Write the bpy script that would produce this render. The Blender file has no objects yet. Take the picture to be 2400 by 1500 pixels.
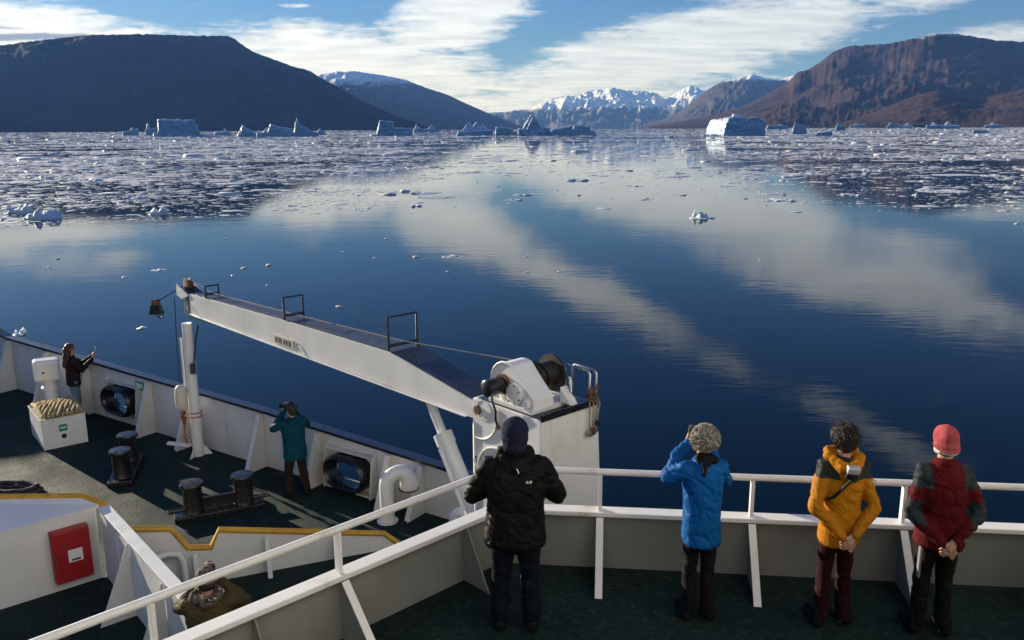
import bpy, bmesh, math, random
import numpy as np
from mathutils import Vector, Matrix, noise as mnoise

SC = bpy.context.scene
COL = SC.collection
rad = math.radians
CAM_Z = 12.0                      # eye height above the fjord

# ------------------------------------------------------------------ camera
cam_d = bpy.data.cameras.new('camera')
cam_d.sensor_width = 36.0
cam_d.lens = 30.0
cam_d.clip_start = 0.1
cam_d.clip_end = 60000.0
cam = bpy.data.objects.new('camera', cam_d)
COL.objects.link(cam)
_p, _r = rad(12.8), rad(-0.3)
_f = Vector((0, math.cos(_p), -math.sin(_p)))
_u0 = Vector((0, math.sin(_p), math.cos(_p)))
_x0 = Vector((1, 0, 0))
_x = math.cos(_r) * _x0 + math.sin(_r) * _u0
_u = -math.sin(_r) * _x0 + math.cos(_r) * _u0
cam.matrix_world = Matrix(((_x.x, _u.x, -_f.x, 0), (_x.y, _u.y, -_f.y, 0), (_x.z, _u.z, -_f.z, CAM_Z), (0, 0, 0, 1)))
SC.camera = cam

# ------------------------------------------------------------------ exposure
SC.view_settings.view_transform = 'Standard'
SC.view_settings.look = 'None'
SC.view_settings.exposure = 0.85
SC.view_settings.gamma = 1.0
SC.view_settings.use_curve_mapping = False
SC.cycles.max_bounces = 8
SC.cycles.diffuse_bounces = 3
SC.cycles.glossy_bounces = 3
SC.cycles.transmission_bounces = 4
SC.cycles.volume_bounces = 0
SC.cycles.use_denoising = True
SC.cycles.caustics_reflective = False
SC.cycles.caustics_refractive = False

# ------------------------------------------------------------------ sun and sky
SUN_AZ, SUN_EL = rad(-49.5), rad(12.5)
sun_dir = Vector((math.sin(SUN_AZ) * math.cos(SUN_EL), math.cos(SUN_AZ) * math.cos(SUN_EL), math.sin(SUN_EL)))
sd = bpy.data.lights.new('sun', 'SUN')
sd.energy = 5.0
sd.angle = rad(0.5)
sd.color = (1.0, 0.93, 0.82)
sun = bpy.data.objects.new('sun', sd)
COL.objects.link(sun)
sun.rotation_euler = sun_dir.to_track_quat('Z', 'Y').to_euler()
sun.location = (-40, 45, 60)

world = bpy.data.worlds.new('World')
SC.world = world
world.cycles.sampling_method = 'MANUAL'
world.cycles.sample_map_resolution = 512
world.use_nodes = True
wt = world.node_tree
for n in list(wt.nodes):
    wt.nodes.remove(n)

class NT:
    """small helper to write node trees"""
    def __init__(self, tree):
        self.t = tree
    def n(self, typ, **kw):
        nd = self.t.nodes.new(typ)
        for k, v in kw.items():
            setattr(nd, k, v)
        return nd
    def put(self, sock, v):
        if v is None:
            return
        if isinstance(v, bpy.types.NodeSocket):
            self.t.links.new(v, sock)
        else:
            sock.default_value = v
    def m(self, op, a=None, b=None, c=None, clamp=False):
        nd = self.n('ShaderNodeMath', operation=op, use_clamp=clamp)
        for s, v in zip(nd.inputs, (a, b, c)):
            self.put(s, v)
        return nd.outputs[0]
    def v(self, op, a=None, b=None, scale=None):
        nd = self.n('ShaderNodeVectorMath', operation=op)
        self.put(nd.inputs[0], a)
        if b is not None:
            self.put(nd.inputs[1], b)
        if scale is not None:
            self.put(nd.inputs['Scale'], scale)
        return nd.outputs[0]
    def mapping(self, vec, loc=(0, 0, 0), rot=(0, 0, 0), scale=(1, 1, 1), typ='POINT'):
        nd = self.n('ShaderNodeMapping', vector_type=typ)
        self.put(nd.inputs['Vector'], vec)
        nd.inputs['Location'].default_value = loc
        nd.inputs['Rotation'].default_value = rot
        nd.inputs['Scale'].default_value = scale
        return nd.outputs[0]
    def noise(self, vec, scale=1.0, detail=4.0, rough=0.55, dist=0.0, typ='FBM'):
        nd = self.n('ShaderNodeTexNoise')
        nd.noise_type = typ
        self.put(nd.inputs['Vector'], vec)
        nd.inputs['Scale'].default_value = scale
        nd.inputs['Detail'].default_value = detail
        nd.inputs['Roughness'].default_value = rough
        nd.inputs['Distortion'].default_value = dist
        return nd.outputs[0]
    def ramp(self, fac, stops, interp='LINEAR'):
        nd = self.n('ShaderNodeValToRGB')
        cr = nd.color_ramp
        cr.interpolation = interp
        while len(cr.elements) < len(stops):
            cr.elements.new(0.5)
        for e, (p, c) in zip(cr.elements, stops):
            e.position = p
            if not hasattr(c, '__len__'):
                c = (c, c, c)
            e.color = (c[0], c[1], c[2], 1)
        self.put(nd.inputs[0], fac)
        return nd.outputs[0]
    def mix(self, fac, a, b, blend='MIX'):
        nd = self.n('ShaderNodeMix', data_type='RGBA', blend_type=blend)
        self.put(nd.inputs[0], fac)
        self.put(nd.inputs[6], a if isinstance(a, bpy.types.NodeSocket) else (*a[:3], 1))
        self.put(nd.inputs[7], b if isinstance(b, bpy.types.NodeSocket) else (*b[:3], 1))
        return nd.outputs[2]
    def maprange(self, v, a, b, c=0.0, d=1.0, smooth=True):
        nd = self.n('ShaderNodeMapRange')
        nd.interpolation_type = 'SMOOTHSTEP' if smooth else 'LINEAR'
        self.put(nd.inputs[0], v)
        for i, x in enumerate((a, b, c, d)):
            self.put(nd.inputs[1 + i], x)
        return nd.outputs[0]

N = NT(wt)
sky = N.n('ShaderNodeTexSky', sky_type='NISHITA')
sky.sun_disc = False
sky.sun_elevation = SUN_EL
sky.sun_rotation = SUN_AZ
sky.altitude = 0.0
sky.air_density = 1.25
sky.dust_density = 0.25
sky.ozone_density = 2.6
gen = N.n('ShaderNodeTexCoord').outputs['Generated']
sep = N.n('ShaderNodeSeparateXYZ')
wt.links.new(gen, sep.inputs[0])
dx, dy, dz = sep.outputs
az_deg = N.m('MULTIPLY', N.m('ARCTAN2', dx, dy), 57.29578)
el_deg = N.m('MULTIPLY', N.m('ARCSINE', dz), 57.29578)
ae = N.n('ShaderNodeCombineXYZ')
wt.links.new(az_deg, ae.inputs[0])
wt.links.new(el_deg, ae.inputs[1])
AE = ae.outputs[0]
# cloud sheet coordinates: direction projected on a flat layer overhead
inv = N.m('DIVIDE', 1.0, N.m('ADD', N.m('MAXIMUM', dz, 0.0), 0.10))
sheet = N.n('ShaderNodeCombineXYZ')
wt.links.new(N.m('MULTIPLY', dx, inv), sheet.inputs[0])
wt.links.new(N.m('MULTIPLY', dy, inv), sheet.inputs[1])
SH = sheet.outputs[0]
n1 = N.noise(N.mapping(SH, rot=(0, 0, rad(28)), scale=(1.0, 1.35, 1)), 1.9, 8, 0.60, 0.8)
n2 = N.noise(N.mapping(SH, rot=(0, 0, rad(24)), scale=(1.2, 2.0, 1)), 3.4, 7, 0.62, 0.8)
n3 = N.noise(N.mapping(AE, rot=(0, 0, rad(-9)), scale=(0.16, 0.50, 1)), 1.0, 6, 0.58, 0.5)
n4 = N.noise(N.mapping(AE, rot=(0, 0, rad(-16)), scale=(0.75, 1.7, 1)), 1.0, 6, 0.62, 1.0)
wob = N.m('ADD', N.m('ADD', N.m('MULTIPLY', n1, 0.34), N.m('MULTIPLY', n2, 0.22)), N.m('ADD', N.m('MULTIPLY', n3, 0.24), N.m('MULTIPLY', n4, 0.20)))
# banks of cloud (azimuth, elevation, half-length, half-width, tilt, weight)
banks = [(-28.5, 5.5, 11.0, 1.75, -5, 1.15), (-28.0, 7.5, 6.0, 0.9, 4, 0.6), (-25.0, 7.7, 2.6, 0.5, 0, 0.9),
         (-9.5, 3.7, 12.0, 2.8, -7, 1.2), (-2.5, 7.3, 7.0, 2.0, 14, 1.15), (-5.0, 5.5, 6.5, 1.7, 12, 1.0), (23.0, 6.9, 9.0, 1.3, 8, 0.72),
         (10.5, 4.5, 16.5, 2.9, 13, 1.25), (0.0, 0.0, 60.0, 3.4, 0, 1.1), (29.0, 4.9, 6.0, 0.8, 4, 0.75),
         (22.5, 9.4, 14.0, 2.5, 11, 1.1), (4.5, 10.6, 11.5, 1.7, 24, 1.05), (14.0, 15.0, 4.0, 1.0, 22, 0.55),
         (24.0, 18.8, 7.0, 1.2, 22, 0.72), (-27.5, 8.3, 5.0, 1.0, 8, 0.45),
         (-13.4, 7.3, 1.3, 0.18, 0, 0.7), (-16.5, 6.25, 3.2, 0.14, 1, 0.5),
         (60.0, 22.0, 26.0, 7.0, 16, 0.8), (110.0, 30.0, 30.0, 10.0, -12, 0.8), (-75.0, 18.0, 24.0, 5.0, -14, 0.7),
         (-120.0, 26.0, 30.0, 9.0, 10, 0.8), (180.0, 34.0, 40.0, 9.0, 0, 0.75), (30.0, 58.0, 40.0, 8.0, 20, 0.6)]
mask = None
for (a0, e0, ra, re, rot, wgt) in banks:
    mp = N.mapping(AE, (a0, e0, 0), (0, 0, rad(rot)), (ra, re, 1), 'TEXTURE')
    g = N.n('ShaderNodeTexGradient', gradient_type='SPHERICAL')
    wt.links.new(mp, g.inputs[0])
    q = N.m('MULTIPLY', N.m('POWER', g.outputs[1], 0.6), wgt)
    mask = q if mask is None else N.m('MAXIMUM', mask, q)
dens = N.m('ADD', mask, N.m('MULTIPLY', N.m('SUBTRACT', wob, 0.5), 3.4))
cloud = N.maprange(dens, 0.16, 0.86)
# light on the clouds: creamier and brighter towards the sun and the horizon
sdot = N.n('ShaderNodeVectorMath', operation='DOT_PRODUCT')
wt.links.new(gen, sdot.inputs[0])
sdot.inputs[1].default_value = sun_dir
sunny = N.maprange(sdot.outputs['Value'], 0.3, 1.0)
ccol = N.mix(sunny, (8.6, 9.4, 10.2), (12.8, 13.4, 14.2))
shade = N.maprange(N.noise(N.mapping(SH, scale=(1.0, 2.6, 1)), 2.3, 4, 0.5), 0.25, 0.75, 0.80, 1.08)
ccol = N.mix(1.0, ccol, N.n('ShaderNodeCombineXYZ').outputs[0], 'MIX') if False else N.v('SCALE', ccol, scale=shade)
# thin grey cap clouds lying over the dark mountain
for (a0, e0, ra, re, rot) in ((-30.0, 4.95, 8.0, 0.30, 3), (-33.0, 5.35, 6.0, 0.22, 2)):
    g = N.n('ShaderNodeTexGradient', gradient_type='SPHERICAL')
    wt.links.new(N.mapping(AE, (a0, e0, 0), (0, 0, rad(rot)), (ra, re, 1), 'TEXTURE'), g.inputs[0])
    ccol = N.mix(N.maprange(N.m('ADD', g.outputs[1], N.m('MULTIPLY', N.m('SUBTRACT', n4, 0.5), 0.8)), 0.15, 0.6), ccol, (3.6, 4.0, 5.2))
skyc = N.mix(1.0, sky.outputs[0], (0.40, 0.69, 1.38), 'MULTIPLY')
final = N.mix(N.m('MULTIPLY', cloud, 0.93), skyc, ccol)
bg = N.n('ShaderNodeBackground')
wt.links.new(final, bg.inputs[0])
bg.inputs[1].default_value = 0.050
wo = N.n('ShaderNodeOutputWorld')
wt.links.new(bg.outputs[0], wo.inputs[0])

# ------------------------------------------------------------------ helpers
def tag(o, label=None, cat=None, group=None, kind=None):
    if label: o['label'] = label
    if cat: o['category'] = cat
    if group: o['group'] = group
    if kind: o['kind'] = kind
    return o

def thing(name, label, cat, loc=(0, 0, 0), rz=0.0, group=None):
    o = bpy.data.objects.new(name, None)
    o.empty_display_size = 0.2
    COL.objects.link(o)
    o.location = loc
    o.rotation_euler = (0, 0, rz)
    return tag(o, label, cat, group)

MATS = {}
def pmat(name, col, rough=0.5, metal=0.0, var=0.0, vscale=3.0, bump=0.0, bscale=40.0, col2=None, spec=0.5, coat=0.0, dirt=None):
    """painted / cloth / metal surface: base colour with uneven tone, optional stains and fine relief"""
    if name in MATS:
        return MATS[name]
    m = bpy.data.materials.new(name)
    m.use_nodes = True
    t = NT(m.node_tree)
    b = m.node_tree.nodes['Principled BSDF']
    b.inputs['Roughness'].default_value = rough
    b.inputs['Metallic'].default_value = metal
    b.inputs['Specular IOR Level'].default_value = spec
    b.inputs['Coat Weight'].default_value = coat
    oc = t.n('ShaderNodeTexCoord').outputs['Object']
    c = None
    if var > 0 or col2:
        nz = t.noise(oc, vscale, 5, 0.6)
        c2 = col2 if col2 else tuple(max(0, x * (1 - var)) for x in col)
        c1 = col if col2 else tuple(min(1, x * (1 + var * 0.5)) for x in col)
        c = t.mix(t.maprange(nz, 0.35, 0.65), c1, c2)
    if dirt:
        dc, amt, dsc = dirt
        dn = t.noise(t.mapping(oc, scale=(1, 1, 0.22)), dsc, 7, 0.68)
        f = t.maprange(dn, 0.62 - amt * 0.2, 0.80 - amt * 0.1, 0.0, min(1.0, 0.35 + amt))
        c = t.mix(f, c if c is not None else col, dc)
    if c is not None:
        t.put(b.inputs['Base Color'], c)
        rn = t.noise(oc, vscale * 2.3, 3, 0.5)
        t.put(b.inputs['Roughness'], t.maprange(rn, 0.3, 0.7, max(0.03, rough * 0.8), min(1, rough * 1.2)))
    else:
        b.inputs['Base Color'].default_value = (*col, 1)
    if bump > 0:
        bp = t.n('ShaderNodeBump')
        bp.inputs['Strength'].default_value = 1.0
        bp.inputs['Distance'].default_value = bump
        t.put(bp.inputs['Height'], t.noise(oc, bscale, 4, 0.6))
        t.put(b.inputs['Normal'], bp.outputs[0])
    MATS[name] = m
    return m

def link(name, me, mat=None, parent=None, smooth=False):
    o = bpy.data.objects.new(name, me)
    COL.objects.link(o)
    if mat is not None and not me.materials:
        me.materials.append(mat)
    if parent is not None:
        o.parent = parent
    if smooth:
        me.polygons.foreach_set('use_smooth', [True] * len(me.polygons))
    return o

def np_mesh(name, verts, faces):
    """verts (n,3), faces (m,k) arrays with k = 3 or 4"""
    me = bpy.data.meshes.new(name)
    verts = np.asarray(verts, np.float32)
    faces = np.asarray(faces, np.int32)
    k = faces.shape[1]
    me.vertices.add(len(verts))
    me.vertices.foreach_set('co', verts.ravel())
    me.loops.add(faces.size)
    me.loops.foreach_set('vertex_index', faces.ravel())
    me.polygons.add(len(faces))
    me.polygons.foreach_set('loop_start', np.arange(0, faces.size, k, dtype=np.int32))
    me.update(calc_edges=True)
    me.validate()
    return me

# ------------------------------------------------------------------ mountains
def smooth_interp(xs, ys, x):
    return np.interp(x, xs, ys)

def terrain_mat(name, low, mid, cliff, snow_line=None, snow_soft=120.0, snow_amt=1.0, vsc=0.004):
    m = bpy.data.materials.new(name)
    m.use_nodes = True
    t = NT(m.node_tree)
    b = m.node_tree.nodes['Principled BSDF']
    b.inputs['Roughness'].default_value = 0.95
    b.inputs['Specular IOR Level'].default_value = 0.1
    g = t.n('ShaderNodeNewGeometry')
    pos = g.outputs['Position']
    sp = t.n('ShaderNodeSeparateXYZ'); t.put(sp.inputs[0], pos)
    sn = t.n('ShaderNodeSeparateXYZ'); t.put(sn.inputs[0], g.outputs['Normal'])
    n1 = t.noise(pos, vsc, 8, 0.65)
    n2 = t.noise(pos, vsc * 4.5, 6, 0.65)
    c = t.mix(t.maprange(n1, 0.38, 0.62), low, mid)
    c = t.mix(t.maprange(n2, 0.50, 0.70, 0, 0.65), c, tuple(x * 0.55 for x in low))
    steep = t.maprange(t.m('ADD', sn.outputs[2], t.m('MULTIPLY', t.m('SUBTRACT', n2, 0.5), 0.5)), 0.45, 0.75, 1.0, 0.0)
    c = t.mix(steep, c, cliff)
    if snow_line is not None:
        h = t.m('ADD', sp.outputs[2], t.m('MULTIPLY', t.m('SUBTRACT', t.noise(pos, vsc * 2.2, 8, 0.7), 0.5), snow_soft * 3.2))
        f = t.maprange(h, snow_line - snow_soft * 0.5, snow_line + snow_soft * 0.5)
        f2 = t.maprange(sn.outputs[2], 0.35, 0.72, 0.15, 1.0)
        c = t.mix(t.m('MULTIPLY', t.m('MULTIPLY', f, f2), snow_amt), c, (0.82, 0.85, 0.90))
    t.put(b.inputs['Base Color'], c)
    bp = t.n('ShaderNodeBump')
    bp.inputs['Distance'].default_value = 14.0
    bp.inputs['Strength'].default_value = 0.8
    t.put(bp.inputs['Height'], t.noise(pos, vsc * 3.0, 8, 0.7))
    t.put(b.inputs['Normal'], bp.outputs[0])
    return m

def mountain(name, tab, r_shore, r_ridge, back, mat, seed, power=1.0, gully=0.16, rough=0.10, nu=380, nv=72, cliff=None):
    """terrain from shore to ridge and down the far side; tab = bearing and height angle of the crest"""
    az = np.array([p[0] for p in tab]); el = np.array([p[1] for p in tab])
    A = np.linspace(az[0], az[-1], nu)
    E = np.interp(A, az, el)
    # soften the polyline a little
    k = np.array([1, 2, 3, 2, 1.0]); k /= k.sum()
    E = np.convolve(np.pad(E, 2, mode='edge'), k, 'valid')
    rr = np.array([r_ridge * (1 + 0.10 * mnoise.noise(Vector((a * 0.11, seed, 0)))) for a in A])
    rs = np.array([r_shore * (1 + 0.05 * mnoise.noise(Vector((a * 0.25, seed + 9.0, 0)))) for a in A])
    Zr = CAM_Z + rr * np.tan(np.radians(E))
    T = np.concatenate([np.linspace(0, 1, nv), 1 + np.linspace(0.04, 1, 14) * back])
    verts = np.zeros((len(T), nu, 3))
    for j, t in enumerate(T):
        r = rs + (rr - rs) * t
        a = np.radians(A)
        x = r * np.sin(a); y = r * np.cos(a)
        if t <= 1:
            prof = t ** power
            if cliff:
                c0, c1, amt = cliff
                s = min(1, max(0, (t - c0) / (c1 - c0))); s = s * s * (3 - 2 * s)
                prof = prof * (1 - amt) + s * amt
            env = (4 * t * (1 - t)) ** 0.7
        else:
            q = (t - 1) / back
            prof = 1 - 0.9 * q * q * (3 - 2 * q) - 0.05 * q
            env = 0.6 * q
        z = np.maximum(Zr, 4) * prof
        for i in range(nu):
            zz = max(Zr[i], 10.0)
            w = mnoise.noise(Vector((A[i] * 0.6, t * 2.2, seed + 4.0))) * 1.1
            g = mnoise.ridged_multi_fractal(Vector((A[i] * 0.8 + seed + w, t * 2.4 + w, seed)), 0.9, 2.1, 5, 1.0, 2.0) - 1.1
            f = mnoise.fractal(Vector((x[i] * 0.0021, y[i] * 0.0021 + z[i] * 0.0030, seed)), 0.80, 2.1, 8)
            h = mnoise.fractal(Vector((A[i] * 5.0, seed, t * 5)), 0.8, 2.2, 5)
            z[i] += zz * (gully * g * env * 0.6 + rough * f * env) + h * zz * 0.012
        if t == 0:
            z[:] = -6.0
        verts[j, :, 0] = x; verts[j, :, 1] = y; verts[j, :, 2] = z
    nr = len(T)
    idx = np.arange(nr * nu).reshape(nr, nu)
    f = np.stack([idx[:-1, :-1], idx[:-1, 1:], idx[1:, 1:], idx[1:, :-1]], -1).reshape(-1, 4)
    me = np_mesh(name, verts.reshape(-1, 3), f)
    o = link(name, me, mat, smooth=True)
    return tag(o, kind='structure')

T_A = [(-44, 2.6), (-39, 3.3), (-32.79, 3.99), (-29.74, 4.51), (-28.47, 4.76), (-26.95, 5.0), (-25.39, 5.25), (-22.19, 5.41), (-19.34, 5.4), (-17.5, 5.46), (-17.09, 5.26), (-16.78, 4.97), (-15.94, 4.48), (-14.69, 4.05), (-13.68, 3.68), (-12.91, 3.53), (-11.89, 2.92), (-10.86, 2.38), (-9.55, 1.61), (-7.68, 0.78), (-6.19, 0.26), (-5.37, -0.06)]
T_B = [(-18, 0.9), (-15.09, 1.79), (-13.48, 2.7), (-12.14, 3.25), (-11.07, 3.42), (-9.87, 3.45), (-8.14, 3.2), (-6.79, 2.94), (-5.44, 2.43), (-4.07, 2.0), (-3.25, 1.6), (-1.32, 0.76), (0.07, 0.21), (0.76, -0.04)]
T_C = [(-5, 0.5), (-2.72, 0.57), (-1.6, 0.86), (-0.49, 0.9), (0.77, 1.06), (1.18, 1.04), (2.57, 1.71), (3.4, 1.89), (4.23, 1.91), (5.19, 2.25), (5.87, 2.27), (6.42, 2.42), (7.78, 2.14), (8.33, 2.18), (9.41, 1.97), (9.96, 1.60), (10.75, 2.08), (11.15, 2.29), (11.46, 2.50), (12.08, 2.2), (13.68, 1.79), (16.32, 0.85)]
T_D = [(8.38, -0.02), (10.0, 0.42), (10.8, 0.84), (11.84, 1.62), (12.61, 2.22), (13.37, 2.65), (14.4, 2.89), (15.29, 3.10), (16.21, 2.75), (16.97, 2.76), (17.46, 2.88), (18.68, 3.23), (21.11, 3.29), (24, 2.5)]
T_E = [(8.94, -0.08), (10.02, 0.07), (11.09, 0.28), (12.42, 0.48), (13.72, 0.82), (15.01, 1.25), (16.26, 1.83), (17.48, 2.57), (17.9, 3.07), (18.67, 3.35), (19.84, 4.14), (20.78, 4.52), (21.72, 4.54), (22.89, 4.59), (24.02, 4.83), (24.69, 4.89), (25.23, 5.05), (26.45, 5.02), (27.55, 4.76), (28.42, 4.58), (29.89, 4.42), (32.92, 4.0), (36.73, 3.2), (42, 2.4)]
T_F = [(20.15, -0.06), (21.58, 0.41), (22.51, 0.73), (23.86, 1.32), (24.97, 1.72), (25.85, 1.86), (27.22, 1.55), (28.32, 1.48), (29.35, 1.72), (30.56, 2.0), (33.13, 2.2), (38, 1.9), (42, 1.5)]
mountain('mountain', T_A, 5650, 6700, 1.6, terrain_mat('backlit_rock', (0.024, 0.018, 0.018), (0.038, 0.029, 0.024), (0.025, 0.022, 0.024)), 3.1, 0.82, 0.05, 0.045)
mountain('mountain', T_B, 10000, 11500, 1.0, terrain_mat('snow_dusted_rock', (0.05, 0.045, 0.042), (0.065, 0.06, 0.055), (0.055, 0.05, 0.05), 545, 110, 1.0), 12.7, 0.9, 0.07, 0.07, 260, 60)
mountain('mountain', T_C, 15500, 20500, 0.7, terrain_mat('snow_peak_rock', (0.09, 0.085, 0.085), (0.12, 0.11, 0.105), (0.11, 0.10, 0.10), 350, 130, 1.0, 0.0018), 23.4, 1.35, 0.42, 0.22, 330, 66)
mountain('mountain', T_D, 10500, 13500, 0.9, terrain_mat('hazy_slope_rock', (0.05, 0.042, 0.038), (0.066, 0.052, 0.046), (0.075, 0.06, 0.05), 640, 70, 1.0, 0.003), 31.9, 0.9, 0.11, 0.10, 260, 60)
mountain('mountain', T_E, 4700, 7400, 1.0, terrain_mat('red_brown_tundra', (0.034, 0.019, 0.019), (0.054, 0.032, 0.028), (0.10, 0.068, 0.056), 640, 70, 0.7), 44.2, 0.95, 0.010, 0.20, 440, 84, (0.62, 0.98, 0.42))
mountain('mountain', T_F, 4200, 5200, 0.7, terrain_mat('brown_foothill_tundra', (0.038, 0.020, 0.017), (0.064, 0.037, 0.028), (0.10, 0.066, 0.05), None), 55.5, 0.85, 0.010, 0.25, 300, 60)

# ------------------------------------------------------------------ water
def build_water():
    m = bpy.data.materials.new('fjord_water')
    m.use_nodes = True
    t = NT(m.node_tree)
    b = m.node_tree.nodes['Principled BSDF']
    b.inputs['Base Color'].default_value = (0.0008, 0.0045, 0.008, 1)
    b.inputs['Specular IOR Level'].default_value = 0.2
    b.inputs['Roughness'].default_value = 0.02
    b.inputs['IOR'].default_value = 1.333
    pos = t.n('ShaderNodeNewGeometry').outputs['Position']
    w1 = t.noise(t.mapping(pos, rot=(0, 0, rad(12)), scale=(0.30, 1.0, 1)), 1.5, 4, 0.55, 0.4)
    w2 = t.noise(t.mapping(pos, rot=(0, 0, rad(-20)), scale=(0.5, 1.0, 1)), 0.20, 3, 0.5)
    patch = t.maprange(t.noise(t.mapping(pos, scale=(0.35, 1.0, 1)), 0.018, 4, 0.6), 0.38, 0.66, 0.45, 1.7)
    hgt = t.m('ADD', t.m('MULTIPLY', t.m('MULTIPLY', w1, patch), 0.0048), t.m('MULTIPLY', w2, 0.012))
    bp = t.n('ShaderNodeBump')
    bp.inputs['Strength'].default_value = 1.0
    bp.inputs['Distance'].default_value = 1.0
    t.put(bp.inputs['Height'], hgt)
    t.put(b.inputs['Normal'], bp.outputs[0])
    v = [(-19000, -1500, 0), (19000, -1500, 0), (19000, 23500, 0), (-19000, 23500, 0)]
    o = link('water', np_mesh('water', v, [(0, 1, 2, 3)]), m)
    tag(o, kind='structure')
build_water()

# ------------------------------------------------------------------ haze
def build_haze():
    m = bpy.data.materials.new('fjord_air')
    m.use_nodes = True
    t = NT(m.node_tree)
    for n in list(m.node_tree.nodes):
        m.node_tree.nodes.remove(n)
    pv = t.n('ShaderNodeVolumePrincipled')
    pv.inputs['Color'].default_value = (0.18, 0.41, 1.0, 1)
    pv.inputs['Absorption Color'].default_value = (1, 1, 1, 1)
    pv.inputs['Density'].default_value = 3.1e-5
    pv.inputs['Anisotropy'].default_value = 0.0
    out = t.n('ShaderNodeOutputMaterial')
    m.node_tree.links.new(pv.outputs[0], out.inputs['Volume'])
    x0, x1, y0, y1, z0, z1 = -20000, 20000, -2000, 37000, -8, 1500
    v = [(x0, y0, z0), (x1, y0, z0), (x1, y1, z0), (x0, y1, z0), (x0, y0, z1), (x1, y0, z1), (x1, y1, z1), (x0, y1, z1)]
    f = [(0, 3, 2, 1), (4, 5, 6, 7), (0, 1, 5, 4), (1, 2, 6, 5), (2, 3, 7, 6), (3, 0, 4, 7)]
    o = link('haze', np_mesh('haze', v, f), m)
    tag(o, 'thin blue haze filling the air over the fjord', 'haze', kind='stuff')
build_haze()
# ------------------------------------------------------------------ mesh builder
class MB:
    def __init__(self):
        self.v = []; self.f = []
    def add(self, vs, fs):
        o = len(self.v)
        self.v += [tuple(p) for p in vs]
        self.f += [tuple(i + o for i in f) for f in fs]
        return self
    def box(self, c, s, rz=0.0, M=None):
        hx, hy, hz = s[0] / 2, s[1] / 2, s[2] / 2
        p = [Vector((a * hx, b * hy, d * hz)) for d in (-1, 1) for a, b in ((-1, -1), (1, -1), (1, 1), (-1, 1))]
        R = Matrix.Rotation(rz, 3, 'Z')
        p = [R @ q + Vector(c) for q in p]
        if M: p = [M @ q for q in p]
        return self.add(p, [(0, 3, 2, 1), (4, 5, 6, 7), (0, 1, 5, 4), (1, 2, 6, 5), (2, 3, 7, 6), (3, 0, 4, 7)])
    def hexa(self, bot, top):
        """polygon prism with given bottom and top rings"""
        n = len(bot)
        return self.add(list(bot) + list(top), [tuple(range(n - 1, -1, -1)), tuple(range(n, 2 * n))] + [(i, (i + 1) % n, n + (i + 1) % n, n + i) for i in range(n)])
    def slab(self, poly, z0, z1):
        return self.hexa([(x, y, z0) for x, y in poly], [(x, y, z1) for x, y in poly])
    def plate(self, pts, nrm, th):
        """flat outline of 3D points given a thickness along nrm, centred"""
        n = Vector(nrm).normalized() * (th / 2)
        return self.hexa([Vector(p) - n for p in pts], [Vector(p) + n for p in pts])
    def tube(self, pts, r, seg=10, cap=True, closed=False):
        pts = [Vector(p) for p in pts]
        n = len(pts)
        rr = r if hasattr(r, '__len__') else [r] * n
        rings = []
        prev = None
        for i, p in enumerate(pts):
            if closed:
                d = pts[(i + 1) % n] - pts[i - 1]
            else:
                d = pts[min(i + 1, n - 1)] - pts[max(i - 1, 0)]
            if d.length < 1e-9: d = Vector((0, 0, 1))
            d.normalize()
            if prev is None:
                a = Vector((0, 0, 1)) if abs(d.z) < 0.9 else Vector((1, 0, 0))
                u = d.cross(a).normalized()
            else:
                u = (prev - d * prev.dot(d))
                if u.length < 1e-6: u = d.orthogonal()
                u.normalize()
            prev = u
            w = d.cross(u)
            rings.append([p + (u * math.cos(2 * math.pi * k / seg) + w * math.sin(2 * math.pi * k / seg)) * rr[i] for k in range(seg)])
        vs = [q for g in rings for q in g]
        fs = []
        m = n if closed else n - 1
        for i in range(m):
            j = (i + 1) % n
            for k in range(seg):
                l = (k + 1) % seg
                fs.append((i * seg + k, i * seg + l, j * seg + l, j * seg + k))
        if cap and not closed:
            fs.append(tuple(range(seg - 1, -1, -1)))
            fs.append(tuple((n - 1) * seg + k for k in range(seg)))
        return self.add(vs, fs)
    def lathe(self, prof, c=(0, 0, 0), seg=20, axis=None):
        """prof: (radius, height) pairs about z, or about the given axis through c"""
        vs = []; c = Vector(c)
        if axis is None: u, w, d = Vector((1, 0, 0)), Vector((0, 1, 0)), Vector((0, 0, 1))
        else:
            d = Vector(axis).normalized(); u = d.orthogonal().normalized(); w = d.cross(u)
        for r, h in prof:
            for k in range(seg):
                a = 2 * math.pi * k / seg
                vs.append(c + d * h + (u * math.cos(a) + w * math.sin(a)) * r)
        fs = []
        for i in range(len(prof) - 1):
            for k in range(seg):
                l = (k + 1) % seg
                fs.append((i * seg + k, i * seg + l, (i + 1) * seg + l, (i + 1) * seg + k))
        fs.append(tuple(range(seg - 1, -1, -1)))
        fs.append(tuple((len(prof) - 1) * seg + k for k in range(seg)))
        return self.add(vs, fs)
    def build(self, name, mat, parent=None, bevel=0.0, smooth=False, auto=None):
        me = bpy.data.meshes.new(name)
        me.from_pydata(self.v, [], self.f)
        bm = bmesh.new(); bm.from_mesh(me)
        bmesh.ops.recalc_face_normals(bm, faces=bm.faces)
        if bevel > 0:
            es = [e for e in bm.edges if len(e.link_faces) == 2 and e.calc_face_angle(0) > 0.5]
            bmesh.ops.bevel(bm, geom=es, offset=bevel, segments=2, profile=0.6, affect='EDGES', clamp_overlap=True)
        if smooth or auto:
            lim = auto or 0.7
            for f in bm.faces: f.smooth = True
            for e in bm.edges:
                if len(e.link_faces) == 2 and e.calc_face_angle(0) > lim: e.smooth = False
        bm.to_mesh(me); bm.free()
        return link(name, me, mat, parent)

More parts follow.
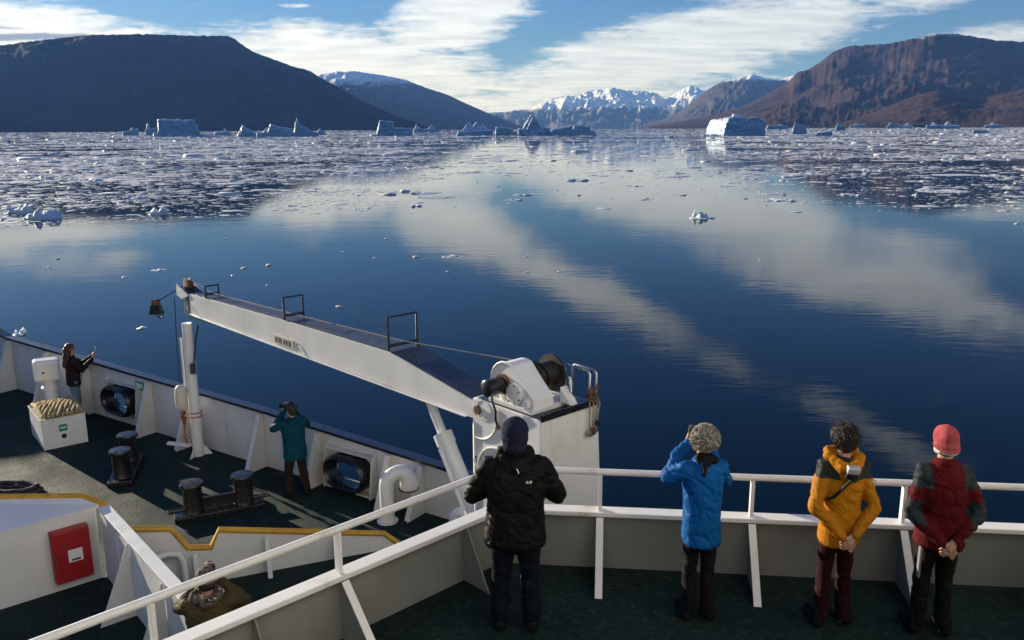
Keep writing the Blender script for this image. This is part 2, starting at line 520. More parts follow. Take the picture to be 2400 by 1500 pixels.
def text_mesh(name, body, size, M, mat, parent=None, depth=0.001):
    cu = bpy.data.curves.new(name + '_curve', 'FONT')
    cu.body = body; cu.size = size; cu.extrude = depth
    cu.align_x = 'CENTER'; cu.align_y = 'CENTER'
    tmp = bpy.data.objects.new(name + '_tmp', cu)
    me = bpy.data.meshes.new_from_object(tmp)
    me.name = name
    bpy.data.objects.remove(tmp)
    bpy.data.curves.remove(cu)
    me.transform(M)
    return link(name, me, mat, parent)

def frame(o, x, y):
    """matrix with origin o and axes x, y (z = x cross y)"""
    x = Vector(x).normalized(); y = Vector(y).normalized(); z = x.cross(y).normalized(); y = z.cross(x)
    return Matrix(((x.x, y.x, z.x, o[0]), (x.y, y.y, z.y, o[1]), (x.z, y.z, z.z, o[2]), (0, 0, 0, 1)))

# ------------------------------------------------------------------ ship materials
RUST = (0.16, 0.075, 0.03)
M_WHITE = pmat('white_ship_paint', (0.74, 0.73, 0.70), 0.38, 0, 0.06, 1.3, 0.0008, 30, dirt=((0.42, 0.34, 0.26), 0.3, 1.9))
M_WHITE2 = pmat('white_crane_paint', (0.76, 0.75, 0.72), 0.36, 0, 0.05, 1.7, 0.0007, 24, dirt=((0.46, 0.36, 0.26), 0.28, 3.0))
M_BULW = pmat('weathered_white_bulwark_paint', (0.60, 0.60, 0.585), 0.5, 0, 0.10, 0.9, 0.0015, 9, dirt=((0.34, 0.27, 0.20), 0.38, 2.6))
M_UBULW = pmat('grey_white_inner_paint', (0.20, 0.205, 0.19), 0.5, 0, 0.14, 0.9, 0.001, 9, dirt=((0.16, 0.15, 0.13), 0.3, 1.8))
M_NAVY = pmat('navy_cap_paint', (0.012, 0.016, 0.034), 0.32, 0, 0.25, 4.0, 0.0006, 30)
M_JIBTOP = pmat('dark_nonslip_paint', (0.018, 0.022, 0.040), 0.42, 0, 0.3, 5.0, 0.0015, 60)
M_BLACK = pmat('black_deck_fitting_paint', (0.012, 0.012, 0.013), 0.30, 0, 0.3, 6.0, 0.0012, 35, dirt=((0.08, 0.04, 0.02), 0.25, 5.0))
M_YELLOW = pmat('yellow_edge_paint', (0.60, 0.32, 0.025), 0.45, 0, 0.18, 3.0, 0.001, 20, dirt=((0.25, 0.13, 0.03), 0.3, 3.0))
M_RED = pmat('red_cabinet_paint', (0.34, 0.016, 0.018), 0.42, 0, 0.12, 2.5, 0.0006, 20)
M_STEEL = pmat('bare_steel', (0.42, 0.42, 0.42), 0.25, 0.9, 0.2, 8.0)
M_RUSTY = pmat('rusty_steel', RUST, 0.8, 0.2, 0.5, 12.0, 0.003, 60)
M_CREAM = pmat('cream_plastic', (0.62, 0.57, 0.44), 0.5, 0, 0.1, 5.0)
M_SIGN = pmat('green_safety_sign', (0.015, 0.26, 0.11), 0.5)
M_PLAIN = pmat('white_sign_vinyl', (0.78, 0.78, 0.76), 0.5)
M_INK = pmat('black_sign_print', (0.02, 0.02, 0.02), 0.6)
M_ROPE = pmat('pale_hemp_rope', (0.52, 0.37, 0.15), 0.9, 0, 0.35, 20.0, 0.004, 120)
M_ROPE2 = pmat('orange_rope', (0.36, 0.085, 0.02), 0.9, 0, 0.3, 20.0)
M_ROPE3 = pmat('dark_mooring_rope', (0.045, 0.04, 0.05), 0.9, 0, 0.4, 20.0, 0.004, 90)
M_WIRE = pmat('greased_wire', (0.03, 0.028, 0.026), 0.45, 0.6)
M_WIRE2 = pmat('light_wire', (0.30, 0.26, 0.21), 0.5, 0.4)
M_DRUM = pmat('greased_wire_drum', (0.014, 0.010, 0.007), 0.6, 0.0, 0.4, 14.0, 0.004, 90)

def deck_mat():
    m = bpy.data.materials.new('green_nonslip_deck_paint')
    m.use_nodes = True
    t = NT(m.node_tree)
    b = m.node_tree.nodes['Principled BSDF']
    pos = t.n('ShaderNodeNewGeometry').outputs['Position']
    n1 = t.noise(pos, 1.1, 6, 0.65)
    n2 = t.noise(pos, 17.0, 6, 0.85)
    c = t.mix(t.maprange(n1, 0.35, 0.68), (0.004, 0.016, 0.014), (0.010, 0.027, 0.022))
    c = t.mix(t.maprange(n2, 0.50, 0.68, 0, 0.6), c, (0.068, 0.086, 0.072))
    w = t.noise(t.mapping(pos, rot=(0, 0, 0.8), scale=(0.6, 3.0, 1)), 1.4, 6, 0.7)
    c = t.mix(t.maprange(w, 0.60, 0.78, 0, 0.5), c, (0.085, 0.095, 0.078))
    t.put(b.inputs['Base Color'], c)
    t.put(b.inputs['Roughness'], t.maprange(n1, 0.3, 0.7, 0.6, 0.85))
    b.inputs['Specular IOR Level'].default_value = 0.15
    bp = t.n('ShaderNodeBump')
    bp.inputs['Distance'].default_value = 0.016
    bp.inputs['Strength'].default_value = 1.0
    t.put(bp.inputs['Height'], t.noise(pos, 20.0, 6, 0.8))
    t.put(b.inputs['Normal'], bp.outputs[0])
    return m
M_DECK = deck_mat()

# ------------------------------------------------------------------ ship frame: along the keel / across the deck
HX, HY = -0.731, 0.682                       # heading of the ship
def ship(a, l):                              # metres ahead of the eye, metres to starboard of it
    return (HX * a + HY * l, HY * a - HX * l)
ZL, ZU, ZM = 5.8, 7.9, 6.15                  # foredeck, upper deck, well deck

# starboard bulwark line (inner face), from aft to the stem, and its height
S_LINE = [(0.9, 11.45), (-0.8, 12.6), (-4.52, 14.95), (-8.9, 17.85), (-12.2, 20.05)]
S_LINE += [ship(26.5, 5.75), ship(30.0, 4.6), ship(33.0, 3.0), ship(35.0, 1.3), ship(35.6, 0.0)]
S_TOP = [6.50, 6.64, 6.87, 6.98, 7.05, 7.75, 8.55, 9.05, 9.3, 9.4]  # unseen bow heights raised so their shadow falls along the foredeck
def mirror(p):
    a = p[0] * HX + p[1] * HY; l = p[0] * HY - p[1] * HX
    return ship(a, -l)

def build_decks():
    right = S_LINE
    poly = list(right) + [mirror(p) for p in reversed(right[:-1])]
    o = MB().slab(poly, ZL - 0.25, ZL).build('foredeck', M_DECK)
    tag(o, kind='structure')
    # welded seams of the deck plating
    # upper deck: front edge angled to the starboard side
    up = [(-0.12, 7.62), (7.0, 6.84), ship(-1.2, 9.5), ship(-1.2, -9.0), ship(7.2, -9.0)]
    up[4] = (-0.12 - 0.722 * 12.0, 7.62 - 0.692 * 12.0)
    o = MB().slab(up, ZU - 0.3, ZU).build('upper_deck', M_DECK)
    tag(o, kind='structure')
    wl = [(-6.72, 9.30), (-5.50, 10.36), (-3.77, 10.34), (-1.66, 11.19), (-0.3, 10.6), (-0.37, 7.0), (-9.0, 0.0), (-11.5, 4.5)]
    o = MB().slab(wl, ZM - 0.3, ZM).build('well_deck', M_DECK)
    tag(o, kind='structure')
    # hull below the decks
    m = pmat('dark_hull_paint', (0.02, 0.03, 0.06), 0.35, 0, 0.2, 0.5)
    pr = [p for p in right]
    b = MB()
    ring_t = pr + [mirror(p) for p in reversed(pr[:-1])]
    def shrink(p, k, back):
        a = p[0] * HX + p[1] * HY; l = p[0] * HY - p[1] * HX
        return ship(a - back * max(0, (a - 8) / 28.0), l * k)
    top = [(x, y, ZL - 0.25) for x, y in ring_t]
    bot = [(*shrink(p, 0.86, 3.0), -0.6) for p in ring_t]
    b.hexa(bot, top)
    o = b.build('ship_hull', m)
    tag(o, 'dark painted ship hull below the foredeck', 'hull')
    # bridge front: unseen white wall with windows, sized to bounce low sun onto the crane
    t = thing('bridge_front', 'unseen white bridge front with rows of windows behind the viewer, added to bounce sunlight', 'superstructure', (*ship(-1.4, 0), ZU))
    ang = math.atan2(HX, HY) * -1
    Mx = Matrix.Translation((*ship(-1.4, 0), 0)) @ Matrix.Rotation(-math.atan2(HX, HY) , 4, 'Z')
    inv = t.matrix_basis.inverted()
    def loc(b):
        b.v = [tuple(inv @ (Mx @ Vector(p))) for p in b.v]; return b
    loc(MB().box((0, -0.15, 13.4), (20.0, 0.3, 11.0))).build('wall', pmat('bridge_white_paint', (0.82, 0.81, 0.79), 0.5), t)
    mg = pmat('bridge_glass', (0.02, 0.03, 0.035), 0.06, 0, spec=0.8)
    for i in range(10):
        x = -7.9 + i * 1.75
        w = loc(MB().box((x, 0.02, 13.0), (1.4, 0.06, 1.25))).build('window_frame', M_WHITE, t)
        loc(MB().box((x, 0.06, 13.0), (1.28, 0.03, 1.12))).build('pane', mg, w)
    for i in range(10):  # unseen lower windows, made big and dark so less light bounces onto the deck
        x = -7.9 + i * 1.75
        w = loc(MB().box((x, 0.02, 8.95), (1.7, 0.06, 1.75))).build('window_frame', M_WHITE, t)
        loc(MB().box((x, 0.06, 8.95), (1.6, 0.03, 1.65))).build('pane', mg, w)
    loc(MB().box((0, 0.55, 10.25), (18.5, 1.1, 0.16))).build('balcony_floor', M_DECK, t)
build_decks()

# ------------------------------------------------------------------ foredeck bulwark with stays
def seg_point(line, s):
    """point and direction at running length s along a plan line"""
    for (x0, y0), (x1, y1) in zip(line[:-1], line[1:]):
        L = math.hypot(x1 - x0, y1 - y0)
        if s <= L:
            f = s / L
            return (x0 + (x1 - x0) * f, y0 + (y1 - y0) * f), ((x1 - x0) / L, (y1 - y0) / L), f
        s -= L
    return line[-1], ((x1 - x0) / L, (y1 - y0) / L), 1.0
def top_at(x, y):
    best = None
    for (p, z0), (q, z1) in zip(zip(S_LINE[:-1], S_TOP[:-1]), zip(S_LINE[1:], S_TOP[1:])):
        d = (q[0] - p[0], q[1] - p[1]); L2 = d[0] ** 2 + d[1] ** 2
        f = max(0, min(1, ((x - p[0]) * d[0] + (y - p[1]) * d[1]) / L2))
        e = math.hypot(x - p[0] - f * d[0], y - p[1] - f * d[1])
        if best is None or e < best[0]: best = (e, z0 + (z1 - z0) * f)
    return best[1]

CHOCKS = [(-2.76, 13.84, 5.8 + 0.41, 0.98), (-8.26, 17.43, 5.8 + 0.56, 1.05)]   # centre on the bulwark, height, width
def build_bulwark():
    t = thing('foredeck_bulwark', 'long white steel bulwark with dark cap and stays along the starboard foredeck', 'bulwark', (-4.52, 14.95, ZL))
    off = Vector((-4.52, 14.95, ZL))
    def L(p): return Vector(p) - off
    # plating in strips so that the two mooring openings are real holes
    cuts = {}
    line = []
    for (p, q) in zip(S_LINE[:-1], S_LINE[1:]):
        d = Vector((q[0] - p[0], q[1] - p[1])); Ln = d.length; d.normalize()
        st = [0.0, Ln]
        for cx, cy, cz, w in CHOCKS:
            f = (cx - p[0]) * d.x + (cy - p[1]) * d.y
            e = abs((cx - p[0]) * d.y - (cy - p[1]) * d.x)
            if 0 < f < Ln and e < 0.6:
                st += [f - w / 2 + 0.12, f + w / 2 - 0.12]; cuts[round(f, 3)] = (p, f - w / 2 + 0.12, f + w / 2 - 0.12, cz)
        st.sort()
        for a, b in zip(st[:-1], st[1:]):
            pa = (p[0] + d.x * a, p[1] + d.y * a); pb = (p[0] + d.x * b, p[1] + d.y * b)
            n = Vector((d.y, -d.x))           # outboard when running aft to bow on the starboard side
            if n.x * 0.57 + n.y * 0.82 < 0: n = -n
            hole = None
            for (pp, ha, hb, cz) in cuts.values():
                if pp == p and abs(ha - a) < 1e-6: hole = cz
            za, zb = top_at(*pa), top_at(*pb)
            def strip(z0a, z1a, z0b, z1b):
                o0 = n * 0.02
                B = MB()
                ia, ib = Vector((*pa, 0)), Vector((*pb, 0)); oo = Vector((o0.x, o0.y, 0))
                B.add([L(ia + Vector((0, 0, z0a))), L(ib + Vector((0, 0, z0b))), L(ib + Vector((0, 0, z1b))), L(ia + Vector((0, 0, z1a))),
                       L(ia + oo + Vector((0, 0, z0a))), L(ib + oo + Vector((0, 0, z0b))), L(ib + oo + Vector((0, 0, z1b))), L(ia + oo + Vector((0, 0, z1a)))],
                      [(0, 1, 2, 3), (4, 7, 6, 5), (0, 4, 5, 1), (3, 2, 6, 7), (0, 3, 7, 4), (1, 5, 6, 2)])
                B.build('plate', M_BULW, t)
            if hole is None:
                strip(ZL, za, ZL, zb)
            else:
                strip(ZL, hole - 0.20, ZL, hole - 0.20)
                strip(hole + 0.20, za, hole + 0.20, zb)
    # cap
    cap = MB(); cv = []
    for i, (p, z) in enumerate(zip(S_LINE, S_TOP)):
        q0 = S_LINE[max(0, i - 1)]; q1 = S_LINE[min(len(S_LINE) - 1, i + 1)]
        d = Vector((q1[0] - q0[0], q1[1] - q0[1])).normalized(); n = Vector((d.y, -d.x))
        if n.x * 0.57 + n.y * 0.82 < 0: n = -n
        for k, zz in ((-0.07, 0.0), (0.13, 0.0), (0.13, 0.05), (-0.07, 0.05)):
            cv.append(L((p[0] + n.x * k, p[1] + n.y * k, z + zz)))
    fs = []
    for i in range(len(S_LINE) - 1):
        for k in range(4):
            fs.append((i * 4 + k, i * 4 + (k + 1) % 4, i * 4 + 4 + (k + 1) % 4, i * 4 + 4 + k))
    fs += [(3, 2, 1, 0), tuple(len(cv) - 4 + k for k in range(4))]
    cap.add(cv, fs)
    cap.build('cap_rail', M_NAVY, t)
    # stays
    d = Vector((-0.838, 0.545, 0)); n_in = Vector((-0.545, -0.838, 0))
    spots = [(-0.15, 12.16, .50), (-1.45, 13.01, .45), (-2.02, 13.37, .42), (-3.38, 14.23, .44), (-4.62, 15.01, .46), (-6.35, 16.16, .46), (-7.45, 16.89, .46), (-9.35, 18.15, .48), (-10.7, 19.05, .48), (-12.1, 19.98, .5)]
    for x, y, w in spots:
        zt = top_at(x, y) - 0.03
        b = Vector((x, y, 0)) + n_in * 0.004
        up = Vector((0, 0, 1))
        pts = [b + up * ZL, b + n_in * w + up * ZL, b + n_in * (w - 0.02) + up * (ZL + 0.08), b + n_in * 0.09 + up * zt, b + up * zt]
        st = MB().plate([L(p) for p in pts], d, 0.014).build('stay', M_BULW, t)
        # flange along the sloping edge
        e0, e1 = b + n_in * (w + 0.004) + up * (ZL + 0.03), b + n_in * 0.095 + up * zt
        s = (e1 - e0).normalized(); nn = s.cross(d).normalized()
        MB().plate([L(e0 - d * 0.05), L(e0 + d * 0.05), L(e1 + d * 0.05), L(e1 - d * 0.05)], nn, 0.014).build('flange', M_BULW, st)
    # green exit sign plate on the bulwark
    c = Vector((-7.78, 17.10, 6.75)) + n_in * 0.015
    sg = MB().plate([L(c + d * a * 0.13 + Vector((0, 0, b * 0.085))) for a, b in ((-1, -1), (1, -1), (1, 1), (-1, 1))], n_in, 0.006).build('safety_sign', M_SIGN, t)
    tag(sg, 'small green safety sign with a white figure')
    k = MB()
    cc = c + n_in * 0.006
    for (ax, ay, w2, h2) in ((-0.05, 0.0, 0.045, 0.05), (0.03, 0.02, 0.02, 0.03), (0.03, -0.03, 0.03, 0.012), (0.085, 0.0, 0.014, 0.05)):
        k.plate([L(cc - d * (ax + a * w2) + Vector((0, 0, ay + b * h2))) for a, b in ((-1, -1), (1, -1), (1, 1), (-1, 1))], n_in, 0.003)
    k.build('pictogram', M_PLAIN, sg)
build_bulwark()

def build_chock(cx, cy, cz, w, label):
    n_in = Vector((-0.545, -0.838, 0)); d = Vector((-0.838, 0.545, 0)); up = Vector((0, 0, 1))
    t = thing('mooring_chock', label, 'chock', (cx, cy, cz), 0, 'oval mooring chocks in the bulwark')
    def ringpts(hw, hh, depth, seg=8):
        pts = []
        r = hh
        for k in range(seg * 2 + 1):
            a = -math.pi / 2 + math.pi * k / (seg * 2)
            pts.append(d * ((hw - r) + r * math.cos(a)) + up * (r * math.sin(a)))
        for k in range(seg * 2 + 1):
            a = math.pi / 2 + math.pi * k / (seg * 2)
            pts.append(d * (-(hw - r) + r * math.cos(a)) + up * (r * math.sin(a)))
        return [p + n_in * depth for p in pts]
    prof = [(0.0, -0.04), (0.0, 0.22), (0.02, 0.27), (0.055, 0.30), (0.09, 0.27), (0.10, 0.22), (0.085, -0.04)]
    vs = []; fs = []
    base_w, base_h = w / 2 - 0.11, 0.21
    m = None
    for o, dep in prof:
        rp = ringpts(base_w + o, base_h + o, dep)
        m = len(rp); vs += rp
    for i in range(len(prof)):
        j = (i + 1) % len(prof)
        for k in range(m):
            l = (k + 1) % m
            fs.append((i * m + k, i * m + l, j * m + l, j * m + k))
    MB().add(vs, fs).build('ring', M_BLACK, t, smooth=True)
    # welded box that carries the ring
    B = MB()
    B.plate([d * a * (w / 2 + 0.16) + up * (b * 0.38 + 0.05) + n_in * 0.03 for a, b in ((-1, -1), (1, -1), (1, 1), (-1, 1))], n_in, 0.03) if False else None
    for sx in (-1, 1):
        MB().plate([d * sx * (w / 2 + 0.05) + up * -0.36 + n_in * 0.01, d * sx * (w / 2 + 0.05) + up * -0.36 + n_in * 0.20, d * sx * (w / 2 + 0.05) + up * 0.30 + n_in * 0.13, d * sx * (w / 2 + 0.05) + up * 0.46 + n_in * 0.01], d, 0.02).build('side_bracket', M_BULW, t)
    for hb, zz in ((0.16, -0.345), (0.12, 0.345)):
        MB().plate([d * a * (w / 2 + 0.03) + up * zz + n_in * (0.012 if b < 0 else hb) for a, b in ((-1, -1), (1, -1), (1, 1), (-1, 1))], up, 0.02).build('shelf_plate', M_BULW, t)
build_chock(*CHOCKS[0], 'black oval mooring chock beside the white gooseneck vent')
build_chock(*CHOCKS[1], 'black oval mooring chock left of the crane boom rest, by the green sign')

# ------------------------------------------------------------------ upper deck bulwark, guard rail and stanchions
CAPW = 0.15
def build_upper_bulwark():
    P0 = Vector((-0.12, 7.50, 0)); P1 = Vector((7.0, 6.74, 0)); P2 = P0 + Vector((-0.722, -0.692, 0)) * 8.0
    t = thing('upper_deck_bulwark', 'low white bulwark with flat cap round the upper deck in front of the people', 'bulwark', (P0.x, P0.y, ZU))
    off = Vector((P0.x, P0.y, ZU))
    zt = ZU + 0.55
    def wallseg(a, b, name):
        d = (b - a).normalized(); n = Vector((d.y, -d.x, 0))
        if n.y > 0: n = -n                       # inboard
        B = MB()
        z = Vector((0, 0, 1))
        B.hexa([a + z * ZU - off, b + z * ZU - off, b - n * 0.02 + z * ZU - off, a - n * 0.02 + z * ZU - off],
               [a + z * zt - off, b + z * zt - off, b - n * 0.02 + z * zt - off, a - n * 0.02 + z * zt - off])
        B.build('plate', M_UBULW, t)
        return d, n
    d1, n1 = wallseg(P0, P1, 'front')
    d2, n2 = wallseg(P0, P2, 'side')
    # one mitred cap over both runs
    c = CAPW / 2
    mit = (n1 + n2).normalized() * (c / math.cos(n1.angle(n2) / 2))
    def capseg(a, b, n, m0):
        z0, z1 = Vector((0, 0, zt + 0.002)), Vector((0, 0, zt + 0.045))
        ring = [a + m0, b + n * c, b - n * c, a - m0]
        MB().hexa([p + z0 - off for p in ring], [p + z1 - off for p in ring]).build('cap', M_WHITE, t, bevel=0.008)
    capseg(P0, P1, n1, mit)
    capseg(P0 + d2 * 0.0015, P2, n2, mit)
    # stanchion + bracket pairs
    rail_z = ZU + 0.97
    posts = []
    for s in (0.94, 2.32, 3.65, 4.98, 6.3): posts.append((P0 + d1 * s, d1, n1))
    for s in (1.78, 3.26, 4.7, 6.2): posts.append((P0 + d2 * s, d2, n2))
    rail = thing('guard_rail', 'white tubular guard rail on posts above the upper deck bulwark', 'railing', (P0.x, P0.y, zt))
    ro = Vector((P0.x, P0.y, zt))
    inb = 0.0
    a = P0 + Vector((0, 0, rail_z))
    pts = [P2 + Vector((0, 0, rail_z)) - ro] + [P0 + d2 * 0.10 + Vector((0, 0, rail_z)) - ro, P0 + d2 * 0.03 + d1 * 0.02 + Vector((0, 0, rail_z)) - ro, P0 + d1 * 0.10 + Vector((0, 0, rail_z)) - ro] + [P1 + Vector((0, 0, rail_z)) - ro]
    MB().tube(pts, 0.031, 12).build('top_rail', M_WHITE, rail, smooth=True)
    for p, d, n in posts:
        z0, z1 = zt + 0.046, rail_z - 0.025
        B = MB()
        ring = [(-0.017, -0.035), (0.017, -0.035), (0.017, 0.035), (-0.017, 0.035)]
        B.hexa([p + d * u + n * v + Vector((0, 0, z0)) - ro for u, v in ring], [p + d * u + n * v + Vector((0, 0, z1)) - ro for u, v in ring])
        B.build('post', M_WHITE, rail, bevel=0.006)
        # bracket below the cap
        up = Vector((0, 0, 1))
        q = [p + n * 0.004 + up * (ZU), p + n * 0.56 + up * ZU, p + n * 0.075 + up * zt, p + n * 0.004 + up * zt]
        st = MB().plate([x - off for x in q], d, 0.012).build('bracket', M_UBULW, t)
        e0, e1 = p + n * 0.565 + up * (ZU + 0.005), p + n * 0.082 + up * (zt - 0.002)
        nn = (e1 - e0).normalized().cross(d)
        MB().plate([e0 - d * 0.033 - off, e0 + d * 0.033 - off, e1 + d * 0.033 - off, e1 - d * 0.033 - off], nn, 0.012).build('flange', M_WHITE, st)
    for s in (0.46, 2.55, 4.0):
        p = P0 + d2 * s; up = Vector((0, 0, 1))
        q = [p + n2 * 0.004 + up * ZU, p + n2 * 0.34 + up * ZU, p + n2 * 0.05 + up * zt, p + n2 * 0.004 + up * zt]
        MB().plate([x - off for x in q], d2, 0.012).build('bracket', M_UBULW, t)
build_upper_bulwark()

# ------------------------------------------------------------------ breakwater and well walls
def build_breakwater():
    up = Vector((0, 0, 1))
    # long panel with the notch: outline along the wall
    a = Vector((-5.10, 9.78 + 0.22, 0)); a = Vector((-4.98, 10.26, 0)); b = Vector((-1.62, 11.17, 0))
    A0 = Vector((-4.976, 9.835, 0)); B0 = Vector((-1.60, 11.19, 0))
    t = thing('breakwater', 'white breakwater plate with yellow edge and a step down notch across the foredeck', 'breakwater', (A0.x, A0.y, ZM))
    d = (B0 - A0).normalized(); n = Vector((d.y, -d.x, 0)); Ln = (B0 - A0).length
    def W(s, z): return A0 + d * s + up * z - Vector((A0.x, A0.y, ZM))
    def toprel(px_s, z): return (px_s, z)
    top = [(0.0, 7.10), (0.64, 6.98), (0.82, 6.68), (1.10, 6.63), (1.21, 6.86), (3.40, 6.38), (3.58, 6.20)]
        # panel split into its plates between the stiffeners
    def zt(s):
        for (s0, z0), (s1, z1) in zip(top[:-1], top[1:]):
            if s0 <= s <= s1: return z0 + (z1 - z0) * (s - s0) / (s1 - s0)
        return top[-1][1]
    marks = [s for s, z in top]
    vs = [W(s, ZM) for s in marks] + [W(s, zt(s)) for s in marks]
    k = len(marks)
    B = MB()
    B.hexa([W(s, ZM) - n * 0.008 for s in marks] + [W(s, zt(s)) - n * 0.008 for s in reversed(marks)],
           [W(s, ZM) + n * 0.008 for s in marks] + [W(s, zt(s)) + n * 0.008 for s in reversed(marks)])
    B.build('plate', M_WHITE, t)
    # yellow half-round edge
    MB().tube([W(s, z + 0.012) for s, z in top], 0.042, 8).build('yellow_edge', M_YELLOW, t, smooth=True)
    for s in (0.90, 1.80, 2.70):
        z1 = zt(s) - 0.05
        q = [W(s, ZM) + n * 0.009, W(s, ZM) + n * 0.20, W(s, z1) + n * 0.05, W(s, z1) + n * 0.009]
        st = MB().plate(q, d, 0.012).build('stiffener', M_WHITE, t)
        e0, e1 = W(s, ZM) + n * 0.205, W(s, z1) + n * 0.055
        nn = (e1 - e0).normalized().cross(d)
        MB().plate([e0 - d * 0.03, e0 + d * 0.03, e1 + d * 0.03, e1 - d * 0.03], nn, 0.01).build('flange', M_WHITE, st)
    # side wall of the well, running aft
    t2 = thing('well_side_wall', 'white dividing wall with flat top beside the person in the camouflage hat', 'wall', (-5.50, 10.36, ZM))
    o2 = Vector((-5.50, 10.36, ZM))
    p0, p1 = Vector((-5.42, 10.36, 0)), Vector((-3.10, 7.65, 0))
    dd = (p1 - p0).normalized(); nn = Vector((dd.y, -dd.x, 0))
    if nn.x < 0: nn = -nn
    zt2 = 7.13
    MB().hexa([p0 + up * ZM - o2, p1 + up * ZM - o2, p1 + nn * 0.02 + up * ZM - o2, p0 + nn * 0.02 + up * ZM - o2],
              [p0 + up * zt2 - o2, p1 + up * zt2 - o2, p1 + nn * 0.02 + up * zt2 - o2, p0 + nn * 0.02 + up * zt2 - o2]).build('plate', M_WHITE, t2)
    ring = [p0 - nn * 0.02, p1 - nn * 0.02, p1 + nn * 0.13, p0 + nn * 0.13]
    MB().hexa([p + up * (zt2 + 0.002) - o2 for p in ring], [p + up * (zt2 + 0.03) - o2 for p in ring]).build('cap', M_WHITE, t2, bevel=0.006)
    for s in (1.2, 2.4):
        q = p0 + dd * s
        MB().plate([q - nn * 0.004 + up * ZM - o2, q - nn * 0.42 + up * ZM - o2, q - nn * 0.03 + up * (zt2 - 0.02) - o2, q - nn * 0.004 + up * (zt2 - 0.02) - o2], dd, 0.012).build('gusset', M_WHITE, t2)
    # far wall of the well with the red cabinet, and the sloping lid behind it
    t3 = thing('well_end_wall', 'white locker wall with sloping top and yellow rear edge at the near foredeck', 'wall', (-5.50, 10.36, ZM))
    a0, a1 = Vector((-5.49, 10.36, 0)), Vector((-7.0, 9.08, 0))
    e = (a1 - a0).normalized(); m = Vector((e.y, -e.x, 0))
    if m.y > 0: m = -m
    MB().hexa([a0 + up * ZM - o2, a1 + up * ZM - o2, a1 - m * 0.02 + up * ZM - o2, a0 - m * 0.02 + up * ZM - o2],
              [a0 + up * zt2 - o2, a1 + up * zt2 - o2, a1 - m * 0.02 + up * zt2 - o2, a0 - m * 0.02 + up * zt2 - o2]).build('plate', M_WHITE, t3)
    lid = [(a0.x, a0.y, 0), (a1.x - 0.8, a1.y - 0.68, 0), (-8.6, 9.98, 0.30), (-5.62, 10.50, 0.09), (-5.44, 10.40, 0.02)]
    MB().hexa([Vector((x, y, zt2 + 0.002 + z)) - o2 for x, y, z in lid], [Vector((x, y, zt2 + 0.022 + z)) - o2 for x, y, z in lid]).build('lid', M_WHITE, t3)
    MB().hexa([Vector((x, y, ZL)) - o2 for x, y in ((-8.6, 9.99), (-5.62, 10.51), (-5.62, 10.53), (-8.6, 10.01))], [Vector((x, y, zt2)) - o2 for x, y in ((-8.6, 10.62), (-5.6, 10.62), (-5.6, 10.64), (-8.6, 10.64))]).build('rear_plate', M_WHITE, t3)
    MB().tube([Vector((-8.6, 10.0, zt2 + 0.33)) - o2, Vector((-5.72, 10.51, zt2 + 0.12)) - o2, Vector((-5.52, 10.47, zt2 + 0.08)) - o2, Vector((-5.36, 10.44, zt2 + 0.0)) - o2, Vector((-5.33, 10.40, zt2 - 0.06)) - o2], 0.045, 8).build('yellow_edge', M_YELLOW, t3, smooth=True)
    # cabinet
    c = a0 + e * 0.34 + up * (ZM + 0.50)
    cab = thing('fire_cabinet', 'red metal fire cabinet with white label on the locker wall', 'cabinet', tuple(c + m * 0.0))
    def K(u, v, w): return e * u + up * v + m * w
    B = MB()
    hw, hh = 0.225, 0.35
    B.hexa([K(-hw, -hh, 0.004), K(hw, -hh, 0.004), K(hw, -hh, 0.12), K(-hw, -hh, 0.12)], [K(-hw, hh, 0.004), K(hw, hh, 0.004), K(hw, hh, 0.12), K(-hw, hh, 0.12)])
    B.build('body', M_RED, cab, bevel=0.008)
    dr = MB().hexa([K(-hw + .005, -hh + .005, 0.124), K(hw - .005, -hh + .005, 0.124), K(hw - .005, -hh + .005, 0.15), K(-hw + .005, -hh + .005, 0.15)],
                   [K(-hw + .005, hh - .005, 0.124), K(hw - .005, hh - .005, 0.124), K(hw - .005, hh - .005, 0.15), K(-hw + .005, hh - .005, 0.15)]).build('door', M_RED, cab, bevel=0.012)
    lb = MB().plate([K(u * 0.085 - 0.03, v * 0.085, 0.153) for u, v in ((-1, -1), (1, -1), (1, 1), (-1, 1))], m, 0.003).build('label_plate', M_PLAIN, dr)
    MB().plate([K(u * 0.055 - 0.03, v * 0.012 - 0.055, 0.1565) for u, v in ((-1, -1), (1, -1), (1, 1), (-1, 1))], m, 0.002).add([], []).build('print', M_INK, lb)
    MB().tube([K(0.2, -0.06, 0.15), K(0.2, -0.06, 0.17), K(0.2, 0.06, 0.17), K(0.2, 0.06, 0.15)], 0.006, 6).build('handle', M_STEEL, dr)
    # short white grab rail by the notch
    g = thing('handrail', 'short white bent handrail beside the notch in the yellow edge', 'handrail', (-4.45, 9.72, ZM))
    MB().tube([(-0.42, -0.14, 0), (-0.42, -0.14, 0.42), (-0.36, -0.1, 0.50), (0.05, 0.22, 0.56), (0.16, 0.28, 0.52), (0.2, 0.3, 0.42), (0.22, 0.3, 0.0)], 0.045, 10).build('tube', M_WHITE, g, smooth=True)
build_breakwater()
